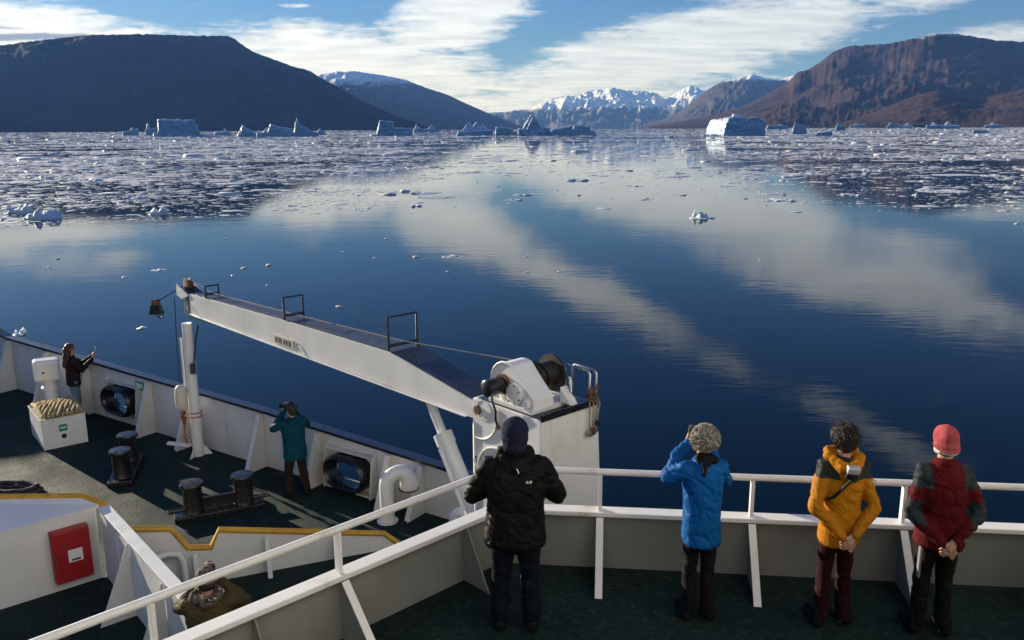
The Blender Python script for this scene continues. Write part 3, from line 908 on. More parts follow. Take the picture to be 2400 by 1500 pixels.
# ------------------------------------------------------------------ deck crane
def build_crane():
    Lp = Vector((-0.48, 9.86, 0))                    # forward corner of the near cheek plate
    d = Vector((-0.675, 0.737, 0)).normalized()       # along the boom
    q = Vector((0.737, 0.675, 0)).normalized()        # across, away from the viewer
    up = Vector((0, 0, 1))
    t = thing('deck_crane', 'white deck crane with long boom resting on a post and winch on top', 'crane', (0.15, 9.95, ZL))
    off = Vector((0.15, 9.95, ZL))
    def P(s, w, z): return Lp + d * s + q * w + up * (z + 12.0) - off      # z relative to the eye
    # housing (slightly wider at the foot)
    b = MB()
    bot = [P(0.0, -0.0, -4.75), P(-1.19, -0.02, -4.75), P(-1.24, 0.97, -4.75), P(0.0, 0.97, -4.75)]
    mid = [P(0.0, 0.0, -3.20), P(-1.17, 0.0, -3.20), P(-1.17, 0.955, -3.20), P(0.0, 0.955, -3.20)]
    h = b.hexa(bot, mid).build('housing', M_WHITE2, t, bevel=0.012)
    MB().lathe([(0.62, 0.0), (0.62, 0.06), (0.50, 0.10), (0.50, 1.50)], P(-0.58, 0.48, -6.2), 28).build('pedestal', M_WHITE2, t, smooth=True)
    # raised ribs on the near cheek
    def arc(c, r, a0, a1, n=12): return [P(c[0] + r * math.cos(a0 + (a1 - a0) * i / n), -0.008, c[1] + r * math.sin(a0 + (a1 - a0) * i / n)) for i in range(n + 1)]
    MB().tube([P(-0.46, -0.008, -3.24)] + arc((-0.10, -3.33), 0.36, math.pi, math.pi * 1.5, 10) + [P(-0.01, -0.008, -3.69)], 0.012, 6).build('weld_rib', M_WHITE2, t, smooth=True)
    MB().tube([P(-0.02, -0.008, -3.98)] + [P(-0.05 - 0.0, -0.008, -4.05)] + arc((-0.44, -4.09), 0.36, 0.05, math.pi * 0.98, 12) + [P(-0.80, -0.008, -4.7)], 0.014, 6).build('weld_rib', M_WHITE2, t, smooth=True)
    MB().plate([P(0.03, 0.02, -3.5), P(0.03, 0.02, -4.74), P(-0.03, -0.012, -4.74), P(-0.03, -0.012, -3.5)], q + d * 0.5, 0.012).build('edge_strip', M_WHITE2, t)
    # pivot lug and pin
    MB().tube([P(-0.13 + 0.13 * math.cos(a), -0.012, -3.30 + 0.13 * math.sin(a)) for a in [2 * math.pi * i / 16 for i in range(16)]], 0.004, 5, closed=True).build('pivot_weld', M_WHITE2, t)
    pin = MB().lathe([(0.055, 0), (0.055, 0.03)], P(-0.10, 0.0, -3.33), 14, axis=-q).build('pivot_pin', M_RUSTY, t, smooth=True)
    # stains run under the pin
    txt_m = frame(P(-0.09, -0.006, -3.98), -d, up)
    text_mesh('lettering', 'SC', 0.11, txt_m, M_INK, h)
    # dark coaming along the top of the aft face
    MB().plate([P(-1.185, 0.0, -3.21), P(-1.185, 0.955, -3.21), P(-1.185, 0.955, -3.135), P(-1.185, 0.0, -3.135)], d, 0.02).build('coaming', M_BLACK, t)
    MB().plate([P(-1.14, 0.02, -3.193), P(-1.14, 0.93, -3.193), P(-0.05, 0.93, -3.193), P(-0.05, 0.02, -3.193)], up, 0.006).build('top_tread', M_JIBTOP, t)
    # ---- boom
    st = [(-0.30, 0.40, -3.40, -3.30), (0.0, 0.44, -3.46, -3.245), (1.735, 0.51, -3.455, -2.975), (4.7, 0.37, -3.48, -3.02), (8.5, 0.27, -3.51, -3.115)]
    def wo(s): return [0.04, 0.04, 0.0, 0.0, 0.0][min(4, int(s))]
    vs = []; fs = []
    for s, w, z0, z1 in st:
        vs += [P(s, 0.0, z0), P(s, w, z0), P(s, w, z1), P(s, 0.0, z1)]
    n = len(st)
    for i in range(n - 1):
        for k in range(4):
            fs.append((i * 4 + k, i * 4 + (k + 1) % 4, i * 4 + 4 + (k + 1) % 4, i * 4 + 4 + k))
    fs += [(3, 2, 1, 0), tuple(4 * (n - 1) + k for k in range(4))]
    bo = MB().add(vs, fs).build('boom', M_WHITE2, t)
    # top tread plate, raised a little above the boom top
    tv = []; tf = []
    for s, w, z0, z1 in st[1:]:
        tv += [P(s, 0.02, z1 + 0.003), P(s, w - 0.0, z1 + 0.003), P(s, w, z1 + 0.012), P(s, 0.02, z1 + 0.012)]
    for i in range(3):
        for k in range(4):
            tf.append((i * 4 + k, i * 4 + (k + 1) % 4, i * 4 + 4 + (k + 1) % 4, i * 4 + 4 + k))
    tf += [(3, 2, 1, 0), (12, 13, 14, 15)]
    MB().add(tv, tf).build('tread_plate', M_JIBTOP, bo)
    # lower flange lips (catch the light)
    for w in (0,):
        MB().plate([P(0.12, -0.03, -3.466), P(8.5, -0.03, -3.516), P(8.5, 0.03, -3.516), P(0.12, 0.03, -3.466)], up, 0.012).build('bottom_flange', M_WHITE2, bo)
    MB().plate([P(0.95, 0.02, -3.475), P(1.72, 0.02, -3.475), P(1.72, 0.30, -3.475), P(0.95, 0.30, -3.475)], up, 0.03).build('doubler', M_WHITE2, bo)
    # name plate with its print
    pl = MB().plate([P(s, -0.012, z) for s, z in ((4.42, -3.435), (5.06, -3.44), (5.06, -3.30), (4.42, -3.295))], q, 0.012).build('rating_plate', M_CREAM, bo)
    for i, (s0, w) in enumerate(((4.52, .07), (4.62, .05), (4.70, .05), (4.80, .035), (4.87, .05), (4.97, .06))):
        MB().plate([P(s0 - w / 2, -0.0195, -3.415), P(s0 + w / 2, -0.0195, -3.415), P(s0 + w / 2, -0.0195, -3.325), P(s0 - w / 2, -0.0195, -3.325)], q, 0.002).build('print', M_INK, pl)
    MB().tube([P(4.40, -0.02, -3.29), P(4.30, -0.02, -3.33), P(4.15, -0.02, -3.44)], 0.009, 5).build('cable', M_CREAM, bo)
    # black wire guides
    for s, w, hgt, z1 in ((1.78, 0.505, 0.48, -2.965), (4.7, 0.37, 0.375, -3.01), (7.72, 0.28, 0.235, -3.09)):
        g = MB()
        g.tube([P(s, 0.015, z1), P(s, 0.015, z1 + hgt), ], 0.019, 8)
        hp = MB().tube([P(s, 0.015, z1), P(s, 0.015, z1 + hgt - 0.012), P(s, w - 0.015, z1 + hgt - 0.012), P(s, w - 0.015, z1)], 0.019, 8).build('wire_guide', M_NAVY, t, smooth=False)
        MB().tube([P(s, 0.015, z1 + 0.07), P(s, w - 0.015, z1 + 0.07)], 0.022, 8).build('roller', M_NAVY, hp, smooth=True)
    # ---- head with sheave
    hd = MB().hexa([P(8.51, -0.01, -3.56), P(8.84, 0.02, -3.56), P(8.84, 0.26, -3.56), P(8.51, 0.28, -3.56)],
                   [P(8.51, -0.01, -3.10), P(8.78, 0.02, -3.02), P(8.78, 0.26, -3.02), P(8.51, 0.28, -3.10)]).build('boom_head', M_NAVY, t, bevel=0.01)
    MB().plate([P(8.45, -0.02, -3.14), P(9.0, -0.02, -2.98), P(9.06, -0.02, -3.2), P(8.8, -0.02, -3.26)], q, 0.012).build('cheek_plate', M_WHITE2, hd)
    MB().plate([P(8.45, 0.30, -3.14), P(9.0, 0.30, -2.98), P(9.06, 0.30, -3.2), P(8.8, 0.30, -3.26)], q, 0.012).build('cheek_plate', M_WHITE2, hd)
    MB().lathe([(0.14, -0.05), (0.16, -0.045), (0.12, -0.01), (0.12, 0.01), (0.16, 0.045), (0.14, 0.05)], P(8.82, 0.14, -3.02), 20, axis=q).build('sheave', M_RUSTY, hd, smooth=True)
    MB().plate([P(7.75, 0.02, -3.545), P(8.75, 0.02, -3.56), P(8.75, 0.26, -3.56), P(7.75, 0.26, -3.545)], up, 0.05).build('rest_pad', M_NAVY, hd)
    # ---- lifting cylinder
    c0, c1 = P(0.16, 0.12, -4.78), P(1.06, 0.12, -3.475)
    m = c0 + (c1 - c0) * 0.66
    ax = (c1 - c0).normalized()
    cy = MB().tube([c0, m], 0.115, 18).build('cylinder_barrel', M_WHITE2, t, smooth=True)
    MB().tube([m - ax * 0.12, m + ax * 0.03], 0.128, 18).build('gland', M_WHITE2, cy, smooth=True)
    MB().tube([m, c1], 0.062, 14).build('cylinder_rod', M_WHITE2, t, smooth=True)
    sd = (q * -1)
    MB().tube([c0 + sd * 0.13 + ax * 0.05, c0 + sd * 0.13 + (m - c0) * 0.85], 0.022, 8).build('hydraulic_pipe', M_WHITE2, cy, smooth=True)
    MB().lathe([(0.07, -0.1), (0.07, 0.1)], c1, 12, axis=q).build('pin_boss', M_RUSTY, t, smooth=True)
    MB().box(tuple(c1 + up * 0.03), (0.22, 0.2, 0.10), math.atan2(d.y, d.x)).build('lug', M_WHITE2, t, bevel=0.01)
    # hose over the cheek
    MB().tube([P(-0.40, -0.05, -3.02), P(-0.44, -0.07, -3.12), P(-0.47, -0.05, -3.24), P(-0.46, -0.04, -3.36), P(-0.48, -0.03, -3.43)], 0.014, 8).build('hose', M_BLACK, t, smooth=True)
    MB().lathe([(0.022, -0.02), (0.03, 0), (0.022, 0.02)], P(-0.485, -0.03, -3.445), 10, axis=q).build('hose_end', M_RUSTY, t, smooth=True)
    # ---- winch
    wn = t
    def gear(pts, w0, w1): return MB().hexa([P(s, w0, z) for s, z in pts], [P(s, w1, z) for s, z in pts])
    prof = [(-0.24, -3.16), (-0.23, -2.98)]
    for i in range(7):
        a = math.pi * (1.0 - i / 6.0 * 0.62) 
        prof.append((-0.50 - 0.27 * math.cos(a), -2.95 + 0.27 * math.sin(a)))
    prof += [(-0.80, -2.90), (-0.96, -3.04), (-0.96, -3.16)]
    gc = gear(prof, 0.10, 0.42).build('gear_case', M_WHITE2, t, bevel=0.012)
    rim = [(s * 1.0, z) for s, z in prof]
    MB().tube([P(s, 0.10, z) for s, z in prof], 0.018, 6).build('case_rim', M_WHITE2, gc, smooth=True)
    for s, z, r, hh in ((-0.66, -3.02, 0.13, 0.05), (-0.48, -3.08, 0.08, 0.03), (-0.86, -3.09, 0.06, 0.05)):
        MB().lathe([(r, 0), (r, hh * 0.7), (r * 0.7, hh)], P(s, 0.10, z), 18, axis=-q).build('cover', M_WHITE2, gc, smooth=True)
    for i in range(7):
        a = 2 * math.pi * i / 7
        MB().lathe([(0.012, 0), (0.012, 0.02)], P(-0.66 + 0.11 * math.cos(a), 0.065, -3.02 + 0.11 * math.sin(a)), 6, axis=-q).build('bolt', M_STEEL, gc)
    MB().lathe([(0.125, 0), (0.125, 0.03)], P(-0.45, 0.10, -2.95), 18, axis=-q).build('motor_flange', M_RUSTY, gc, smooth=True)
    MB().lathe([(0.095, 0.03), (0.10, 0.05), (0.10, 0.27), (0.075, 0.29)], P(-0.45, 0.10, -2.95), 18, axis=-q).build('motor', M_BLACK, gc, smooth=True)
    MB().lathe([(0.23, 0), (0.23, 0.03), (0.155, 0.035), (0.16, 0.36), (0.23, 0.365), (0.23, 0.395)], P(-0.54, 0.43, -2.93), 28, axis=q).build('rope_drum', M_DRUM, t, smooth=True)
    MB().tube([P(-0.54 + 0.175 * math.cos(2 * math.pi * i / 24), 0.48 + 0.012 * i / 1.2, -2.93 + 0.175 * math.sin(2 * math.pi * i / 24)) for i in range(24)], 0.012, 6).build('wire_turn', M_WIRE, t, smooth=True)
    MB().box(tuple(P(-0.62, 0.40, -3.165)), (0.74, 0.72, 0.05), math.atan2(d.y, d.x)).build('bed_plate', M_WHITE2, t, bevel=0.006)
    gear([(-0.98, -3.14), (-0.98, -2.95), (-1.16, -3.14)], 0.50, 0.62).build('bearing_foot', M_WHITE2, t, bevel=0.01)
    # wire from drum to the head
    MB().tube([P(-0.54, 0.5, -2.76), P(1.78, 0.26, -2.865), P(4.7, 0.2, -2.945), P(7.72, 0.15, -3.01), P(8.82, 0.14, -2.865)], 0.007, 5).build('hoist_wire', M_WIRE2, t)
    # bright hoop and slings on the far corner
    for w in (0.60, 0.72):
        MB().tube([P(-1.05, w, -3.19), P(-1.05, w, -2.86), P(-1.03, w, -2.84)], 0.012, 8).build('hoop_leg', M_STEEL, t, smooth=True) if w == 0.60 else None
    MB().tube([P(-0.72, 0.86, -3.19), P(-0.72, 0.86, -2.83), P(-0.75, 0.86, -2.80), P(-1.08, 0.86, -2.80), P(-1.12, 0.86, -2.84), P(-1.12, 0.86, -3.19)], 0.016, 10).build('corner_hoop', M_STEEL, t, smooth=True)
    MB().tube([P(-0.78, 0.93, -3.19), P(-0.78, 0.93, -2.83), P(-0.81, 0.93, -2.80), P(-1.12, 0.93, -2.80), P(-1.16, 0.93, -2.84), P(-1.16, 0.93, -3.19)], 0.016, 10).build('corner_hoop', M_STEEL, t, smooth=True)
    sl = thing('shackle_bundle', 'rusty shackle bundle with wire slings hanging on the crane corner', 'slings', tuple(P(-1.17, 0.86, -3.12) + off))
    def S(s, w, z): return d * s + q * w + up * z
    random.seed(4)
    for k in range(5):
        c = S(-0.03 + random.uniform(-.03, .03), random.uniform(-.07, .07), 0.05 + random.uniform(-.05, .10))
        r = random.uniform(0.035, 0.06); a0 = random.uniform(0, 3)
        e1 = Vector((math.cos(a0), math.sin(a0), random.uniform(-.5, .5))).normalized(); e2 = e1.orthogonal().normalized()
        MB().tube([c + (e1 * math.cos(2 * math.pi * i / 12) + e2 * math.sin(2 * math.pi * i / 12)) * r for i in range(12)], 0.014, 6, closed=True).build('shackle', M_RUSTY, sl, smooth=True)
    for k, w in enumerate((-0.10, -0.03, 0.03, 0.075)):
        ln = (0.37, 0.36, 0.34, 0.28)[k]
        MB().tube([S(-0.02, w * 0.8, 0.0), S(-0.045, w, -0.08), S(-0.05, w * 1.1 - 0.02 * k, -ln)], 0.010, 6).build('sling_wire', M_WIRE2, sl, smooth=True)
        MB().lathe([(0.012, 0.02), (0.034, 0.0), (0.036, -0.05), (0.014, -0.07)], S(-0.06, w * 1.1 - 0.02 * k, -ln), 10).build('socket', (M_STEEL, M_RUSTY, M_STEEL, M_BLACK)[k], sl, smooth=True)
    # hook block swung out from the head
    hk = thing('hook_block', 'dark hook block with rusty top hanging at the boom tip', 'hook block', tuple(P(9.35, -0.32, -3.46) + off))
    MB().hexa([Vector(p) for p in ((-0.15, -0.07, -0.14), (0.13, -0.07, -0.14), (0.13, 0.07, -0.14), (-0.15, 0.07, -0.14))], [Vector(p) for p in ((-0.10, -0.06, 0.06), (0.07, -0.06, 0.06), (0.07, 0.06, 0.06), (-0.10, 0.06, 0.06))]).build('block_body', M_BLACK, hk, bevel=0.015)
    MB().lathe([(0.05, -0.06), (0.075, -0.04), (0.075, 0.04), (0.05, 0.06)], (-0.01, 0, 0.09), 14, axis=(0, 1, 0)).build('block_sheave', M_RUSTY, hk, smooth=True)
    MB().tube([(0.0, 0, -0.13), (0.01, 0, -0.19), (0.06, 0, -0.22), (0.10, 0, -0.19), (0.09, 0, -0.15)], 0.018, 8).build('hook', M_BLACK, hk, smooth=True)
    a = P(8.98, 0.14, -3.02) + off - hk.location
    MB().tube([(0.0, 0, 0.12), (0.10, -0.02, 0.16), tuple(a)], 0.010, 6).build('wire', M_WIRE, hk)
build_crane()

# ------------------------------------------------------------------ boom rest post
def build_rest():
    o = Vector((-6.10, 15.60, ZL))
    t = thing('boom_rest_post', 'white round steel post carrying the crane boom tip', 'post', tuple(o))
    MB().lathe([(0.108, 0.0), (0.100, 1.2), (0.095, 2.63)], (0, 0, 0), 20).build('pole', M_WHITE, t, smooth=True)
    for a in (0.3, 2.2, 4.4):
        dr = Vector((math.cos(a), math.sin(a), 0))
        MB().plate([dr * 0.10, dr * 0.26, dr * 0.24 + Vector((0, 0, .03)), dr * 0.10 + Vector((0, 0, 0.22))], dr.cross(Vector((0, 0, 1))), 0.014).build('foot_gusset', M_WHITE, t)
    MB().tube([(-0.135, -0.03, 1.25), (-0.135, -0.03, 2.35)], 0.022, 8).build('conduit', M_WHITE, t, smooth=True)
    MB().tube([(0.10, -0.11, 1.82), (0.17, -0.10, 2.3), (0.23, -0.05, 2.60)], 0.016, 6).build('stay_rod', M_NAVY, t, smooth=True)
    MB().box((0.085, -0.125, 1.78), (0.09, 0.07, 0.20)).build('clamp_box', M_NAVY, t, bevel=0.01)
    MB().box((-0.32, -0.1, 0.26), (0.5, 0.09, 0.045), -0.25).build('step_plate', M_WHITE, t, bevel=0.006)
    for z in (0.80, 0.88):
        MB().tube([(0.125 * math.cos(a), 0.125 * math.sin(a), z) for a in [2 * math.pi * i / 16 for i in range(16)]], 0.010, 6, closed=True).build('lashing', M_ROPE2, t, smooth=True)
    f = thing('rescue_light_float', 'cream float hanging by a line beside the boom rest post', 'float', (-6.28, 15.46, ZL + 0.98))
    MB().lathe([(0.05, 0.0), (0.10, 0.03), (0.115, 0.12), (0.115, 0.30), (0.10, 0.42), (0.06, 0.47), (0.03, 0.48)], (0, 0, 0), 16).build('body', M_CREAM, f, smooth=True)
    MB().tube([(0.0, 0, 0.48), (-0.03, 0.1, 1.2), (-0.20, 0.62, 2.05)], 0.008, 6).build('line', M_WIRE, f)
    random.seed(3)
    pts = [(0.0 + random.uniform(-.03, .03), random.uniform(-.03, .03), -0.02 - 0.045 * i) for i in range(16)]
    MB().tube(pts, [0.028 if i < 7 else 0.016 for i in range(16)], 7).build('tail_rope', M_ROPE2, f, smooth=True)
    MB().tube([(0.02 + 0.02 * math.sin(i * 1.7), 0.03 * math.cos(i * 1.3), -0.05 - 0.03 * i) for i in range(9)], 0.024, 6).build('dark_lashing', M_RUSTY, f, smooth=True)
build_rest()

# ------------------------------------------------------------------ bollards
def build_bollards(c, ang, gap, label, rods):
    t = thing('mooring_bitts', label, 'bollard', (*c, ZL), ang, 'double mooring bollards on the foredeck')
    MB().box((0, 0, 0.045), (gap + 0.62, 0.42, 0.09)).build('base_plate', M_BLACK, t, bevel=0.012)
    for s in (-1, 1):
        MB().lathe([(0.165, 0.09), (0.155, 0.12), (0.150, 0.50), (0.152, 0.515), (0.185, 0.53), (0.19, 0.56), (0.178, 0.585), (0.12, 0.592)], (s * gap / 2, 0, 0), 26).build('bollard', M_BLACK, t, smooth=True)
    MB().box((0, 0, 0.2), (gap - 0.30, 0.05, 0.20)).build('web', M_BLACK, t, bevel=0.008)
    if rods:
        for s in (-1, 1):
            MB().tube([(s * (gap / 2 + 0.14), -0.04, 0.16), (s * (gap / 2 + 0.38), -0.06, 0.16)], 0.035, 10).build('norman_pin', M_BLACK, t, smooth=True)
            MB().lathe([(0.02, -0.012), (0.048, 0.0), (0.02, 0.012)], (s * (gap / 2 + 0.40), -0.06, 0.16), 12, axis=(1, 0, 0)).build('pin_knob', M_STEEL, t, smooth=True)
build_bollards((-4.86, 13.10), math.atan2(0.34, 0.72), 0.80, 'pair of black mooring bollards on one base nearest the yellow edge', True)
build_bollards((-7.15, 14.80), math.atan2(0.84, -0.23), 0.84, 'pair of black mooring bollards beside the white rope box', False)

# ------------------------------------------------------------------ vents, box, rope
def build_vent():
    t = thing('gooseneck_vent', 'white gooseneck ventilation pipe bending over by the bulwark', 'vent pipe', (-2.02, 12.70, ZL))
    ax = Vector((0.80, 0.35, 0)).normalized()
    pts = [Vector((0, 0, 0)), Vector((0, 0, 0.62))]
    R = 0.185
    for i in range(1, 11):
        a = math.pi * i / 10 * 0.97
        pts.append(Vector((0, 0, 0.62)) + ax * (R - R * math.cos(a)) + Vector((0, 0, R * math.sin(a))))
    pts.append(pts[-1] + Vector((0, 0, -0.14)))
    rr = [0.115] * 6 + [0.12, 0.125, 0.13, 0.135, 0.14, 0.142, 0.145]
    MB().tube(pts, rr[:len(pts)], 20, cap=False).build('pipe', M_WHITE, t, smooth=True)
    e = pts[-1]
    MB().lathe([(0.128, 0.03), (0.128, 0.045)], e, 18).build('screen', M_BLACK, t)
    MB().tube([e + Vector((0.148 * math.cos(a), 0.148 * math.sin(a), 0.0)) for a in [2 * math.pi * i / 20 for i in range(20)]], 0.014, 6, closed=True).build('mouth_ring', M_RUSTY, t, smooth=True)
    MB().lathe([(0.17, 0), (0.17, 0.02)], (0, 0, 0), 20).build('foot_flange', M_WHITE, t)
    t = thing('small_vent', 'small white pipe vent behind the guard rail beside the crane foot', 'vent pipe', (-0.86, 11.40, ZL))
    MB().tube([(0, 0, 0), (0, 0, 0.66), (0.02, -0.02, 0.74), (0.09, -0.05, 0.80), (0.17, -0.08, 0.78), (0.22, -0.1, 0.70)], 0.07, 14).build('pipe', M_WHITE, t, smooth=True)
    t = thing('mushroom_vent', 'white pedestal vent with boxy head behind the rope box', 'vent', (-10.25, 18.15, ZL))
    MB().lathe([(0.19, 0), (0.19, 0.03), (0.15, 0.04), (0.15, 0.55), (0.18, 0.57), (0.18, 0.62), (0.15, 0.64), (0.15, 0.80)], (0, 0, 0), 18).build('pipe', M_WHITE, t, smooth=True)
    hd = MB().box((-0.04, 0, 1.02), (0.52, 0.40, 0.46), 0.5).build('head', M_WHITE, t, bevel=0.06)
    c = Vector((-0.04, 0, 1.00)); nn = Vector((math.sin(0.5), -math.cos(0.5), 0))
    MB().lathe([(0.15, 0.20), (0.15, 0.225), (0.03, 0.24)], c + Vector((-0.06, -0.03, 0)), 18, axis=nn).build('cover', M_WHITE, hd, smooth=True)
    MB().lathe([(0.03, 0.0), (0.02, 0.035)], c + nn * 0.235 + Vector((-0.06, -0.03, 0)), 10, axis=nn).build('knob', M_BLACK, hd)
build_vent()

def build_box():
    A = Vector((-9.23, 15.85, 0)); ux = Vector((0.62, 0.50, 0)).normalized(); uy = Vector((-0.62, 0.785, 0)).normalized()
    uy = Vector((-ux.y, ux.x, 0))
    t = thing('rope_box', 'white deck box heaped with pale ropes and a green sign', 'box', (A.x, A.y, ZL))
    up = Vector((0, 0, 1))
    w, l, h = 0.80, 1.22, 0.60
    def K(a, b, z): return ux * a + uy * b + up * z
    MB().hexa([K(0, 0, 0), K(w, 0, 0), K(w, l, 0), K(0, l, 0)], [K(0, 0, h), K(w, 0, h), K(w, l, h), K(0, l, h)]).build('body', M_WHITE, t, bevel=0.012)
    rim = [K(0, 0, h + .012), K(w, 0, h + .012), K(w, l, h + .012), K(0, l, h + .012)]
    MB().tube(rim, 0.018, 6, closed=True).build('rim', M_CREAM, t)
    sg = MB().plate([K(0.30 + a, -0.004, 0.20 + z) for a, z in ((0, 0.13), (0.15, 0.13), (0.15, 0.27), (0, 0.27))], uy, 0.006).build('safety_sign', M_SIGN, t)
    MB().plate([K(0.30 + a, -0.009, 0.20 + z) for a, z in ((0.02, 0.19), (0.13, 0.19), (0.13, 0.215), (0.02, 0.215))], uy, 0.003).build('print', M_PLAIN, sg)
    s2 = MB().plate([K(0.30 + a, -0.004, 0.20 + z) for a, z in ((0, -0.06), (0.15, -0.06), (0.15, 0.12), (0, 0.12))], uy, 0.006).build('picture_plate', M_PLAIN, t)
    MB().lathe([(0.05, 0.0), (0.05, 0.004)], K(0.375, -0.008, 0.23), 14, axis=-uy).build('print', M_NAVY, s2)
    rp = thing('rope_heap', 'heap of pale ropes laid in diagonal turns on the white box', 'rope', tuple(A + up * (ZL + h)))
    random.seed(11)
    for i in range(14):
        u0 = -0.14 + i * 0.085
        pts = []
        for k in range(9):
            f = k / 8
            a = min(w - .05, max(.05, u0 * 1.0 - 0.22 + f * 0.46)) ; b = 0.06 + f * (l - 0.12)
            zz = 0.06 + 0.07 * math.sin(f * math.pi) + random.uniform(-.012, .012)
            pts.append(K(a + random.uniform(-.008, .008), b, zz))
        MB().tube(pts, 0.034, 8).build('rope_turn', M_ROPE, rp, smooth=True)
    for i in range(4):
        b0 = 0.15 + i * 0.29
        MB().tube([K(0.05 + f * (w - 0.1), b0 + 0.06 * math.sin(f * 5 + i), 0.04 + 0.045 * math.sin(f * math.pi)) for f in [k / 8 for k in range(9)]], 0.026, 7).build('under_turn', M_ROPE3, rp, smooth=True)
    # coil of dark rope on the sunlit deck
    c = thing('rope_coil', 'flat coil of dark mooring rope on the sunlit deck behind the yellow edge', 'rope', (-8.75, 13.95, ZL))
    for k in range(3):
        MB().tube([((0.16 + 0.06 * k + 0.05 * math.sin(a * 3 + k)) * 1.5 * math.cos(a), (0.16 + 0.06 * k + 0.04 * math.cos(a * 2 + k)) * math.sin(a), 0.035 + 0.012 * math.sin(a * 5 + k) + 0.045 * (k == 1)) for a in [2 * math.pi * i / 30 for i in range(30)]], 0.036, 7, closed=True).build('turn', M_ROPE3, c, smooth=True)
build_box()

# ------------------------------------------------------------------ ice
def ice_mat(name, snow, side, glossy=0.45):
    m = bpy.data.materials.new(name)
    m.use_nodes = True
    t = NT(m.node_tree)
    b = m.node_tree.nodes['Principled BSDF']
    g = t.n('ShaderNodeNewGeometry')
    sn = t.n('ShaderNodeSeparateXYZ'); t.put(sn.inputs[0], g.outputs['Normal'])
    pos = g.outputs['Position']
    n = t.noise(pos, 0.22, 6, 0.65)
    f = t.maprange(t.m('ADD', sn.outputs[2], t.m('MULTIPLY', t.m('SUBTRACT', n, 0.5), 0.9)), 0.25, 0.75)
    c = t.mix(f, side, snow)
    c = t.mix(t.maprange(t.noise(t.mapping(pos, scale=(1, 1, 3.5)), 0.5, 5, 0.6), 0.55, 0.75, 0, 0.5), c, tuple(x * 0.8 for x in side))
    t.put(b.inputs['Base Color'], c)
    b.inputs['Roughness'].default_value = glossy
    bp = t.n('ShaderNodeBump'); bp.inputs['Distance'].default_value = 0.25
    t.put(bp.inputs['Height'], t.noise(pos, 0.9, 6, 0.7))
    t.put(b.inputs['Normal'], bp.outputs[0])
    return m
M_BERG = ice_mat('iceberg_ice', (0.70, 0.73, 0.75), (0.22, 0.37, 0.50))  # side blue is ice colour, deepened further to paint in the shaded faces
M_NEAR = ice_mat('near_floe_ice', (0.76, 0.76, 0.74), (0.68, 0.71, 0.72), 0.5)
for _n in M_NEAR.node_tree.nodes:
    if _n.type == 'BSDF_PRINCIPLED':
        _n.inputs['Subsurface Weight'].default_value = 0.85
        _n.inputs['Subsurface Radius'].default_value = (0.9, 1.0, 1.1)
        _n.inputs['Subsurface Scale'].default_value = 0.35
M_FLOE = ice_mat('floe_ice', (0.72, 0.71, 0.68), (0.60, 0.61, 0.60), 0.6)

def hull_mesh(points):
    bm = bmesh.new()
    for p in points: bm.verts.new(p)
    bmesh.ops.convex_hull(bm, input=bm.verts)
    bm.verts.index_update()
    v = [tuple(x.co) for x in bm.verts]; f = [[x.index for x in q.verts] for q in bm.faces]
    loose = set(range(len(v))) - {i for q in f for i in q}
    bm.free()
    return v, f

def remesh(b, voxel, name, smooth_it=0, smooth_f=0.5):
    """fuse overlapping closed shells into one continuous skin"""
    me = bpy.data.meshes.new(name)
    me.from_pydata(b.v, [], b.f)
    bm = bmesh.new(); bm.from_mesh(me)
    bmesh.ops.recalc_face_normals(bm, faces=bm.faces)
    bm.to_mesh(me); bm.free()
    tmp = bpy.data.objects.new('tmp', me); COL.objects.link(tmp)
    md = tmp.modifiers.new('r', 'REMESH'); md.mode = 'VOXEL'; md.voxel_size = voxel
    if smooth_it:
        s = tmp.modifiers.new('s', 'SMOOTH'); s.iterations = smooth_it; s.factor = smooth_f
    dg = bpy.context.evaluated_depsgraph_get()
    out = bpy.data.meshes.new_from_object(tmp.evaluated_get(dg))
    bpy.data.objects.remove(tmp); bpy.data.meshes.remove(me)
    out.name = name
    return out

def displace(me, amp, scale, seed=0.0, octs=4, fade=None):
    n = len(me.vertices)
    co = np.empty(n * 3, np.float32); me.vertices.foreach_get('co', co); co = co.reshape(-1, 3)
    no = np.empty(n * 3, np.float32); me.vertices.foreach_get('normal', no); no = no.reshape(-1, 3)
    d = np.array([mnoise.fractal(Vector((c[0] * scale + seed, c[1] * scale - seed, c[2] * scale)), 0.9, 2.1, octs) for c in co], np.float32)
    co += no * (d * amp)[:, None]
    me.vertices.foreach_set('co', co.ravel()); me.update()

def berg(x, y, w, h, pieces, label, depth=0.7, seed=1.0, group='icebergs floating off the far shore'):
    yaw = -math.atan2(x, y)
    h = h * (1.2 if len(pieces[0]) == 5 else 1.03)          # the fused skin rounds sharp crests off a little
    B = MB()
    for pts in pieces:
        v, f = hull_mesh([(a * w, b * w * depth, c * h) for a, b, c in pts])
        B.add(v, f)
    me = remesh(B, max(w / 70.0, 0.22), 'iceberg', 1, 0.4)
    displace(me, w * 0.018, 7.0 / w, seed, 5)
    displace(me, w * 0.008, 22.0 / w, seed + 5, 3)
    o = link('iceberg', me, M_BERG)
    o.location = (x, y, -0.06 * h); o.rotation_euler = (0, 0, yaw)
    tag(o, label, 'iceberg', group)
    return o

